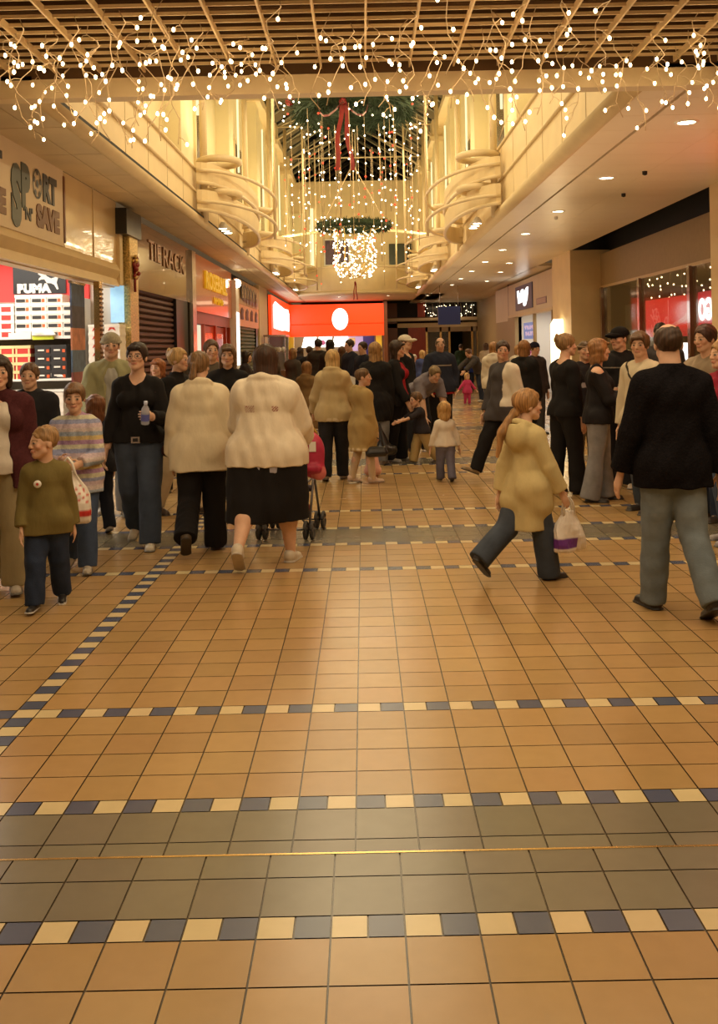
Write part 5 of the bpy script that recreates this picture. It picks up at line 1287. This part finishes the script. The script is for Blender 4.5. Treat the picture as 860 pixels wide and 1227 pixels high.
carrier('white plastic carrier bag with red print held by the girl in stripes', Vector((hm.x + .02, hm.y - .09, hm.z + .06)), .36, .30, .14, .1, pat=redband)
def purp(V, c, H, W):
    c = c.copy(); c[(V[:, 2] > .03 * 1) & (V[:, 2] < H * .36) & (V[:, 0] < .03)] = (.14, .03, .24); return c
h = PL['raincoat']['handR']
carrier('white and purple carrier bag swinging beside the girl in the raincoat', h + Vector((.02, .03, .03)), .27, .24, .11, .5, pat=purp)
leather = principled('black_leather', (.015, .013, .013), .3, noise=.1)
# small handbag of the girl in the tan coat
h = PL['duffel']['handR']
t = thing('handbag', 'small black handbag hanging from the hand of the girl in the tan coat', 'bag', (h.x, h.y - .02, h.z - .22), .2)
F = Fld(.01); F.rc((-.09, 0, .04), (.09, 0, .04), .045, .045, .01); F.rc((-.08, 0, .09), (.08, 0, .09), .03, .03, .03); link('bag_body', F.mesh('bag_body', leather, (.015, .013, .013)), t)
link('handle', MB().tube([(-.08, 0, .10), (-.06, 0, .18), (0, 0, .22), (.06, 0, .18), (.08, 0, .10)], .007, leather, 6).mesh('handle'), t)
x, y = ground(461, 556)
t = thing('shoulder_bag', 'black triangular cloth bag hanging low beside the woman in the black coat', 'bag', (x, y - .1, .12), 0)
F = Fld(.012); F.rc((-.10, 0, .08), (.10, 0, .08), .07, .07, .02); F.rc((0, 0, .1), (-.06, 0, .42), .09, .02, .04); link('bag_body', F.mesh('bag_body', leather, (.012, .011, .012)), t)
link('strap', MB().tube([(-.06, 0, .42), (-.10, .05, .62), (-.12, .08, .78)], .012, leather, 6).mesh('strap'), t)
t = thing('carrier_bag', 'pale pink carrier bag behind the tan coated girl', 'bag', (*ground(447, 575), 0)); t.location.y += .35
F = Fld(.012); F.rc((-.06, 0, .06), (.06, 0, .06), .05, .05, .02); F.rc((0, 0, .1), (0, 0, .5), .09, .03, .04); link('bag_body', F.mesh('bag_body', plastic, (.75, .42, .36)), t)
# bottle of the woman in the V-neck
h = PL['vneck']['handL']
t = thing('bottle', 'small clear water bottle with blue label in the hand of the V-neck woman', 'bottle', (h.x, h.y - .03, h.z - .06), 0)
t.rotation_euler = (.25, .1, 0)
wat = principled('clear_plastic', (.55, .60, .75), .08, alpha=.55, spec=.8)
link('bottle_body', MB().lathe([(0, 0), (.032, 0), (.034, .01), (.033, .10), (.03, .125), (.013, .155), (.013, .165)], wat, n=16).mesh('bottle_body'), t)
link('label', MB().lathe([(.0345, .03), (.0345, .085)], principled('blue_label', (.10, .12, .45), .4), n=16).mesh('label'), t)
link('bottle_cap', MB().lathe([(.015, .162), (.015, .185), (0, .185)], principled('cap_blue', (.5, .55, .75), .4), n=12).mesh('bottle_cap'), t)
# shoulder bag of the same woman
P = PL['vneck']; a = P['world'](P['up'](P['sw'] * .75, -.02, P['T'] + .0)); b_ = P['world'](P['up'](P['sw'] + .11, .02, -.02))
t = thing('shoulder_bag', 'maroon leather shoulder bag under the arm of the V-neck woman', 'bag', (b_.x, b_.y, b_.z), 0)
wine = principled('wine_leather', (.06, .016, .013), .4, noise=.15)
F = Fld(.009); F.rc((0, -.09, -.05), (0, .09, -.05), .055, .055, .01); F.rc((0, -.07, .12), (0, .07, .12), .03, .03, .06); link('bag_body', F.mesh('bag_body', wine, (.06, .016, .013)), t)
loc = Vector((b_.x, b_.y, b_.z)); top = P['world'](P['up'](P['sw'] * .72, .01, P['T'] + .022)) - loc
link('strap', MB().tube([(0, -.07, .13), top + Vector((.06, -.085, -.12)), top + Vector((.01, -.02, .012)), top + Vector((.06, .085, -.12)), (0, .07, .13)], .011, wine, 6).mesh('strap'), t)
# belt with buckle as clothing of the woman, badge of the boy
b = MB(); HH = P['H']
pts = [(.098 * HH * 1.03 * math.cos(q), .079 * HH * math.sin(q) + .0, 0) for q in [i * PI / 16 for i in range(32)]]
zz = P['up'](0, 0, .028)[2]
b.tube([(p[0], p[1], zz) for p in pts], .017, leather, 6, closed=True); o = b.build('belt', P['root'])
MB().box(-.035, .035, -.155, -.135, zz - .026, zz + .026, chrome_m).box(-.02, .02, -.158, -.154, zz - .014, zz + .014, dark_m).build('buckle', o)
P = PL['greenboy']; q = P['up'](-.03, -.118, P['T'] * .72)
b = MB().lathe([(0, .006), (.02, .006), (.024, 0)], white_m, n=16).lathe([(0, .0075), (.009, .0075)], principled('badge_red', (.5, .05, .04), .4), n=12)
o = b.build('badge', P['root'], q); o.rotation_euler = (PI / 2, 0, 0)
# paper held in the queue and packet held by the off-shoulder woman
h = PL['far4']['handR']
tag(MB().box(-.11, .11, -.004, .004, -.09, .09, white_m).build('paper_sheet', None, (h.x - .05, h.y - .12, h.z + .22)), 'white sheet of paper held up in the counter queue', 'paper').rotation_euler = (-.3, .4, 0)
h = (PL['offshoulder']['handL'] + PL['offshoulder']['handR']) / 2
tag(MB().box(-.075, .075, -.02, .02, -.03, .035, principled('kraft_packet', (.30, .17, .05), .6)).build('paper_packet', None, (h.x + .05, h.y, h.z + .02)), 'small brown paper packet in the hands of the off-shoulder top woman', 'packet')

# pushchair with child's pink bag
x, y = ground(349, 641)
t = thing('pushchair', 'folding pushchair with dark wheels pushed by the large woman in white', 'pushchair', (x, y, 0), R_(-8))
fr = principled('grey_frame', (.16, .15, .15), .35, metal=.6); tyre = principled('tyre', (.05, .045, .04), .7); seatm = principled('pram_fabric', (.05, .035, .05), .9, noise=.3, nscale=20); tartan = principled('pram_pattern', (.30, .06, .05), .9, noise=.5, nscale=18)
for sx in (-.2, .2):
    link('side_frame', MB().tube([(sx, .28, .08), (sx, .02, .55), (sx, -.20, .92), (sx * .95, -.30, .98)], .011, fr, 8).tube([(sx, -.22, .08), (sx, .02, .52), (sx, .26, .55)], .011, fr, 8).mesh('side_frame'), t)
    link('grip', MB().tube([(sx * .95, -.27, .97), (sx * .95, -.38, .99)], .018, tyre, 8).mesh('grip'), t)
    for yy in (-.22, .28):
        for dx in (-.028, .028):
            w_ = link('wheel', MB().tube([(sx + dx, yy + .065 * math.cos(q), .082 + .065 * math.sin(q)) for q in [i * PI / 10 for i in range(20)]], .016, tyre, 8, closed=True).tube([(sx + dx - .006, yy, .082), (sx + dx + .006, yy, .082)], .045, fr, 12).mesh('wheel'), t)
link('cross_bar', MB().tube([(-.2, -.22, .10), (.2, .05, .50)], .008, fr, 6).tube([(.2, -.22, .10), (-.2, .05, .50)], .008, fr, 6).tube([(-.2, -.22, .085), (.2, -.22, .085)], .007, fr, 6).tube([(-.2, .28, .085), (.2, .28, .085)], .007, fr, 6).mesh('cross_bar'), t)
F = Fld(.012); F.rc((-.13, .14, .38), (.13, .14, .38), .05, .05, .03, ((0, 0, 1), .6)); F.rc((-.12, -.02, .46), (-.12, -.20, .80), .04, .04, .03); F.rc((.12, -.02, .46), (.12, -.20, .80), .04, .04, .03); F.rc((0, -.02, .44), (0, -.20, .82), .06, .05, .08); F.rc((-.1, .0, .40), (.1, .0, .4), .05, .05, .04)
link('seat', F.mesh('seat', seatm, (.05, .035, .05)), t)
F = Fld(.012); F.rc((-.12, -.10, .25), (.12, -.10, .25), .06, .06, .04); F.rc((-.1, .1, .22), (.1, .1, .22), .05, .05, .04); link('basket', F.mesh('basket', tartan, (.3, .06, .05)), t)
hx = t.location
t2 = thing('child_backpack', 'round pink child backpack with white tag hung on the pushchair handle', 'bag', (hx.x + .20, hx.y - .42, .56), 0)
pinkm = principled('pink_nylon', (.50, .03, .085), .45, attr='Col', noise=.15, nscale=18, bump=.4, bscale=30)
F = Fld(.009); F.el((0, 0, .17), (.12, .075, .19), k=.02); F.el((.06, -.02, .02), (.06, .05, .06), k=.04, col=(.62, .16, .16)); F.rc((-.03, -.06, .06), (.05, -.06, .06), .04, .04, .02); F.noise = (.006, 30, 3)
link('bag_body', F.mesh('bag_body', pinkm, (.46, .025, .08)), t2)
link('tag', MB().box(-.005, .05, -.083, -.078, .20, .28, white_m).mesh('tag'), t2)
link('strap', MB().tube([(-.08, .02, .30), (-.10, .06, .36), (0, .09, .41), (.05, .05, .34)], .011, principled('strap_multi', (.5, .3, .05), .7), 6).mesh('strap'), t2)
# ------------------------------------------------------------------ fairy lights and chandeliers
BULB = MB().ball((0, 0, 0), .0105, bulb_m, 6, (1, 1, 1.35)).mesh('bulb')
BULBW = MB().ball((0, 0, 0), .015, bulb_w, 5).mesh('bulb')
BULBR = MB().ball((0, 0, 0), .019, bulb_r, 5).mesh('bulb')
R2 = random.Random(21)
def fairy(px, ytop, ybot, depth, n, lean=0.0):
    x, y, z1 = at_depth(px, ytop, depth); z0 = at_depth(px, ybot, depth)[2]
    z1 = 3.66
    t = thing('light_string', 'warm white fairy light string hanging from the grille ceiling', 'fairy lights', (x, y, z1), 0, 'fairy light strings under the grille')
    L = z1 - z0; pts = []; m = max(6, n * 2)
    ph = R2.uniform(0, 6)
    for i in range(m + 1):
        f = i / m
        pts.append((lean * f + .05 * math.sin(f * 7 + ph) * (1 if i else 0) + R2.uniform(-.02, .02), .06 * math.cos(f * 6 + ph), -L * f))
    link('cable', MB().tube(pts, .0032, cable_m, 5).mesh('cable'), t)
    for i in range(n):
        f = .12 + .88 * (i + R2.uniform(.0, .7)) / n; f = min(f, 1.0); j = min(m - 1, int(f * m)); p, q = Vector(pts[j]), Vector(pts[j + 1]); c = p.lerp(q, f * m - j)
        d = Vector((R2.uniform(-.09, .09), R2.uniform(-.06, .06), R2.uniform(-.07, -.02)))
        o = link('bulb', BULB, t, c + d)
        k = link('bulb_lead', MB().tube([c, c + d * .5 + Vector((0, 0, .012)), c + d], .0022, cable_m, 4).mesh('bulb_lead'), o)
        k.matrix_parent_inverse = Matrix.Translation(-(c + d))
# (px, lowest py, bulbs)
ST = [(8, 105, 5), (18, 140, 6), (30, 150, 7), (42, 166, 7), (55, 158, 7), (70, 150, 6), (84, 138, 5), (96, 160, 6), (112, 172, 6), (122, 168, 6), (134, 172, 6), (146, 120, 4), (155, 178, 6), (166, 150, 5), (178, 140, 5), (190, 172, 6), (202, 170, 6), (213, 172, 6), (226, 110, 5), (236, 130, 5), (252, 118, 5), (262, 125, 5), (276, 125, 5), (290, 95, 5), (302, 100, 5), (318, 130, 5), (330, 100, 4), (352, 120, 5), (372, 130, 5), (396, 128, 4), (420, 110, 5), (440, 128, 5), (455, 130, 5), (470, 135, 5), (488, 110, 5), (508, 130, 6), (520, 160, 5), (545, 130, 5), (560, 120, 5), (575, 165, 5), (592, 150, 6), (606, 170, 6), (622, 155, 5), (640, 140, 6), (655, 125, 6), (672, 115, 5), (686, 165, 6), (700, 95, 5), (718, 110, 5), (735, 140, 5), (752, 125, 5), (776, 155, 5), (796, 130, 5), (812, 120, 6), (828, 130, 6), (845, 130, 6), (856, 110, 5)]
for px, yb, n in ST:
    d = R2.uniform(5.9, 7.1)
    fairy(px, 40, yb, d, max(3, n - 1 - (int(px) % 3 == 0)), R2.uniform(-.06, .06))
# more strings that stay up close to the grille
for px in range(10, 860, 48):
    fairy(px + R2.uniform(-9, 9), 20, R2.uniform(62, 92), R2.uniform(5.6, 6.5), 3, R2.uniform(-.1, .1))

def garland(parent, Rr, tube, n, seed):
    """fluffy ring of pine needles"""
    r = random.Random(seed); b = MB()
    b.tube([(Rr * math.cos(a), Rr * math.sin(a), 0) for a in [i * PI / 16 for i in range(32)]], tube * .55, pine_m, 8, closed=True)
    for _ in range(n):
        a = r.uniform(0, 2 * PI); q = r.uniform(0, 2 * PI); c = Vector((Rr * math.cos(a), Rr * math.sin(a), 0))
        o = Vector((math.cos(a) * math.cos(q), math.sin(a) * math.cos(q), math.sin(q)))
        tg = Vector((-math.sin(a), math.cos(a), 0)) * r.uniform(-.7, .7)
        e = c + (o + tg).normalized() * tube * r.uniform(.8, 1.25); s = c + o * tube * .3
        w = (e - s).cross(Vector((r.uniform(-1, 1), r.uniform(-1, 1), 1))).normalized() * .016
        b.add([s - w, s + w, e], [(0, 1, 2)], pine_m)
    link('garland', b.mesh('garland'), parent)
def bow(parent, p, s, tails):
    b = MB(); p = Vector(p)
    for sx in (-1, 1):
        lo = [(p + Vector((sx * s * math.sin(a) * 1.0, -.03, s * .55 * math.sin(2 * a)))) for a in np.linspace(.05, PI - .05, 12)]
        for i in range(11): b.add([lo[i] + Vector((0, -.05 * s, 0)), lo[i + 1] + Vector((0, -.05 * s, 0)), lo[i + 1] + Vector((0, .3 * s, 0)), lo[i] + Vector((0, .3 * s, 0))], [(0, 1, 2, 3)], ribbon_m)
        tl = [p + Vector((sx * .06 * s + sx * .25 * s * f + .05 * s * math.sin(f * 9), -.02 * f, -tails * f)) for f in np.linspace(0, 1, 12)]
        for i in range(11): b.add([tl[i] + Vector((-.09 * s - .0, 0, 0)), tl[i] + Vector((.09 * s, -.02, 0)), tl[i + 1] + Vector((.09 * s, -.02, 0)), tl[i + 1] + Vector((-.09 * s, 0, 0))], [(0, 1, 2, 3)], ribbon_m)
    b.ball(p, s * .16, ribbon_m, 6)
    link('bow', b.mesh('bow'), parent)
def bulbs(parent, pts, reds, cap=100):
    rest = MB()
    for i, p in enumerate(pts):
        red = i in reds
        if i < cap: link('bulb', BULBR if red else BULBW, parent, p)
        else: rest.ball(p, .017 if not red else .02, bulb_r if red else bulb_w, 4)
    if rest.v: tag(rest.build('bulb_cluster', parent), kind='stuff')

# upper, nearer decoration: garland ring with bow, long ribbon and a curtain of drops
x, y, z = at_depth(424, 128, 17.5)
t = thing('christmas_chandelier', 'large dark pine garland ring with red bow and lights hanging high in the well', 'christmas decoration', (x, y, z))
garland(t, .88, .36, 3600, 3)
bow(t, (-.18, -1.0, -.15), .42, 1.15)
for k in range(5):
    a = k * 2 * PI / 5 + .6; b = MB(); c = Vector((1.05 * math.cos(a), 1.05 * math.sin(a), .1))
    for q in range(6): b.ball(c + Vector((.1 * math.cos(q), .1 * math.sin(q), .05 * math.sin(3 * q))), .07, ribbon_m, 5)
    link('poinsettia', b.mesh('poinsettia'), t)
P = []
for i in range(75):
    a = R2.uniform(0, 2 * PI); q = R2.uniform(-2.6, 1.2); P.append(((.95 + .38 * math.cos(q)) * math.cos(a), (.95 + .38 * math.cos(q)) * math.sin(a), .36 * math.sin(q)))
bulbs(t, P, {i for i in range(0, 100, 9)})
link('hanging_wire', MB().tube([(0, 0, RG - z), (0, 0, 1.2), (.9, 0, 0)], .008, cable_m, 5).tube([(0, 0, 1.2), (-.9, 0, 0)], .008, cable_m, 5).tube([(0, 0, 1.2), (0, .9, 0)], .008, cable_m, 5).mesh('hanging_wire'), t)
# drop strings of the curtain: each is a string of its own
for k in range(18):
    a = 2 * PI * k / 18 + .1; Rr = 1.12 if k % 2 else .62; L = R2.uniform(1.5, 2.4)
    s = thing('light_drop', 'thin vertical string of white and red lights hanging under the pine ring', 'fairy lights', (x + Rr * math.cos(a), y + Rr * math.sin(a), z - .3), 0, 'light drops under the pine ring')
    link('cable', MB().tube([(0, 0, .1), (.01, 0, -L * .5), (0, 0, -L)], .006, cable_m, 5).mesh('cable'), s)
    for j in range(8):
        link('bulb', BULBR if R2.random() < .28 else BULBW, s, (R2.uniform(-.02, .02), 0, -L * (j + R2.random()) / 8))
# lower, farther decoration: garland ring over a ball of lights
x, y, z = at_depth(424, 271, 24.0)
t = thing('christmas_chandelier', 'glowing cylinder of white lights under a small garland ring with a bow below', 'christmas decoration', (x, y, z))
garland(t, .82, .15, 1800, 8)
P = []
for i in range(330):
    a = R2.uniform(0, 2 * PI); f = R2.random(); Rr = .5 - .12 * max(0, f - .75) * 4 + R2.uniform(-.06, .04); P.append((Rr * math.cos(a), Rr * math.sin(a), -.12 - 1.12 * f))
for i in range(45):
    a = R2.uniform(0, 2 * PI); P.insert(i * 2, ((.82 + R2.uniform(-.15, .15)) * math.cos(a), (.82 + R2.uniform(-.15, .15)) * math.sin(a), R2.uniform(-.12, .14)))
bulbs(t, P, {i for i in range(0, 100, 7)})
b = MB()
for k in range(12):
    a = k * PI / 6; b.tube([(.8 * math.cos(a), .8 * math.sin(a), 0), (.46 * math.cos(a), .46 * math.sin(a), -.1), (.48 * math.cos(a), .48 * math.sin(a), -.9), (.1 * math.cos(a), .1 * math.sin(a), -1.25)], .01, gold_m, 5)
link('frame', b.mesh('frame'), t)
bow(t, (0, -.05, -1.36), .14, .42)
link('hanging_wire', MB().tube([(0, 0, RG - z - .2), (0, 0, 1.5), (.8, 0, 0)], .012, cable_m, 5).tube([(0, 0, 1.5), (-.8, 0, 0)], .012, cable_m, 5).mesh('hanging_wire'), t)
for k in range(20):
    a = 2 * PI * k / 20; Rr = 1.25 + .22 * (k % 3); top = R2.uniform(1.6, 2.6); L = top + R2.uniform(.3, 1.6)
    s = thing('light_drop', 'thin vertical string of lights hanging around the glowing cylinder', 'fairy lights', (x + Rr * math.cos(a), y + Rr * math.sin(a), z + top), 0, 'light drops around the glowing cylinder')
    link('cable', MB().tube([(0, 0, 0), (.01, 0, -L * .5), (0, 0, -L)], .005, cable_m, 4).mesh('cable'), s)
    for j in range(7): link('bulb', BULBR if R2.random() < .18 else BULBW, s, (R2.uniform(-.02, .02), 0, -L * (j + R2.random()) / 7))
# fairy lights reflected in the exit glass, built as strings; strings in the right shop window
for k in range(9):
    s = thing('light_string', 'short string imitating fairy lights reflected in the glass over the far exit', 'fairy lights', (2.95 + k * .26, 45.6, 3.5), 0, 'reflected fairy lights over the far exit')
    link('cable', MB().tube([(0, 0, 0), (.03, 0, -.3), (0, 0, -.62)], .008, cable_m, 4).mesh('cable'), s)
    for j in range(6): link('bulb', BULBW, s, (R2.uniform(-.12, .12), 0, -R2.uniform(.05, .62)))
for k in range(9):
    s = thing('light_string', 'fairy light string hanging inside the right shop window', 'fairy lights', (5.5, 14.6 + k * .62, 2.85), 0, 'fairy light strings in the right window')
    link('cable', MB().tube([(0, 0, 0), (0, .03, -.2), (0, 0, -.45)], .005, cable_m, 4).mesh('cable'), s)
    for j in range(5): link('bulb', BULB, s, (0, R2.uniform(-.25, .25), -R2.uniform(.08, .5)))

# ------------------------------------------------------------------ lamps
def lamp(kind, name, loc, energy, color, rot=(0, 0, 0), size=None, sizey=None, spot=None, blend=.6):
    l = bpy.data.lights.new(name, kind); l.energy = energy; l.color = color
    if kind == 'AREA':
        l.shape = 'RECTANGLE'; l.size = size; l.size_y = sizey or size
    elif size is not None: l.shadow_soft_size = size
    if kind == 'SPOT': l.spot_size = R_(spot); l.spot_blend = blend
    o = bpy.data.objects.new(name, l); C.objects.link(o); o.location = loc; o.rotation_euler = rot
    return o
WARM = (1, .74, .44); YEL = (1, .82, .46); SOFT = (1, .78, .46)
G = 1.0
lamp('AREA', 'grille_lamp', (.8, 4.4, 3.6), 190 * G, WARM, (0, 0, 0), 6.5, 4.5)
lamp('AREA', 'mall_lamp_behind', (.8, -1.6, 3.4), 95 * G, WARM, (R_(-25), 0, 0), 6, 2)
for x_, y_ in DL[:7]: lamp('SPOT', 'downlight_lamp', (x_, y_, SZ - .05), 85 * G, WARM, (0, 0, 0), .08, None, 120)
for y_ in (9.5, 13, 17, 21, 26, 31): lamp('AREA', 'well_lamp', (-.15, y_, 6.8), 105 * G, SOFT, (0, 0, 0), 2.5, 2.5)
for X_, r in ((-2.35, 1), (2.05, -1)):
    for y_ in (12, 17.5, 23, 28.5, 34): lamp('AREA', 'uplight', (X_, y_, 4.75), 88 * G, YEL, (0, R_(180 + r * 32), 0), .3, 3.5)
lamp('AREA', 'end_uplight', (-.2, 38.5, 4.8), 130 * G, YEL, (R_(150), 0, 0), 4, .5)
lamp('AREA', 'sports_shop_lamp', (-5.0, 11.2, 2.85), 150, (1, .93, .82), (0, 0, 0), 2.6, 3.0)
lamp('AREA', 'stationery_lamp', (5.7, 29, 2.55), 60, (1, .92, .74), (0, 0, 0), 1.2, 4.5)
lamp('AREA', 'counter_lamp', (-1.2, 43.2, 2.4), 60, (1, .85, .6), (0, 0, 0), 3, 1)
lamp('AREA', 'end_lamp', (1.5, 40.5, 3.5), 110, WARM, (0, 0, 0), 5, 3)
for y_ in (10.5, 16.5, 22.5, 28.5): lamp('AREA', 'bounce_fill', (.6, y_, 2.5), 42 * G, WARM, (R_(180), 0, 0), 6, 5)  # added upward fills imitating floor bounce on the ceilings, no real fittings
lamp('AREA', 'bounce_fill', (.6, 5.4, 2.4), 14 * G, WARM, (R_(180), 0, 0), 6, 3)
lamp('POINT', 'void_lamp', (-1.5, 4.8, 3.95), 4, (1, .6, .25), size=.3); lamp('POINT', 'void_lamp', (2.6, 4.8, 3.95), 4, (1, .6, .25), size=.3); lamp('POINT', 'void_lamp', (.5, 6.4, 3.9), 3, (1, .6, .25), size=.3)
lamp('POINT', 'red_shop_glow', (XL + .3, 21.5, 1.6), 10, (1, .15, .04), size=.4)
lamp('AREA', 'red_neon_spill', (4.7, 9.6, 2.6), 14, (1, .08, .03), (0, R_(125), 0), .4, 1.6)
lamp('POINT', 'window_lamp', (6.6, 17, 2.5), 18, (1, .8, .5), size=.3)

w = bpy.data.worlds.new('mall_ambience'); bpy.context.scene.world = w; w.use_nodes = True
w.node_tree.nodes['Background'].inputs[0].default_value = (1, .62, .30, 1); w.node_tree.nodes['Background'].inputs[1].default_value = .10

# ------------------------------------------------------------------ camera
cd = bpy.data.cameras.new('camera'); cam = bpy.data.objects.new('camera', cd); C.objects.link(cam)
cd.sensor_fit = 'VERTICAL'; cd.sensor_height = 36; cd.sensor_width = 36 * 860 / 1227; cd.lens = F_PX / 1227 * 36
cd.shift_y = -(613.5 - VPY) / 1227; cd.shift_x = -(VPX - 430) / 1227
cam.matrix_world = Matrix.Translation((0, 0, CAM_H)) @ Matrix.Rotation(PI / 2, 4, 'X') @ Matrix.Rotation(-ROLL, 4, 'Z')
cd.clip_end = 200
sc = bpy.context.scene; sc.camera = cam
sc.view_settings.view_transform = 'Standard'; sc.view_settings.look = 'None'; sc.view_settings.exposure = 0.0; sc.view_settings.gamma = 1.0
sc.cycles.use_denoising = True; sc.cycles.sample_clamp_indirect = 4; sc.cycles.max_bounces = 7; sc.cycles.caustics_reflective = False; sc.cycles.caustics_refractive = False
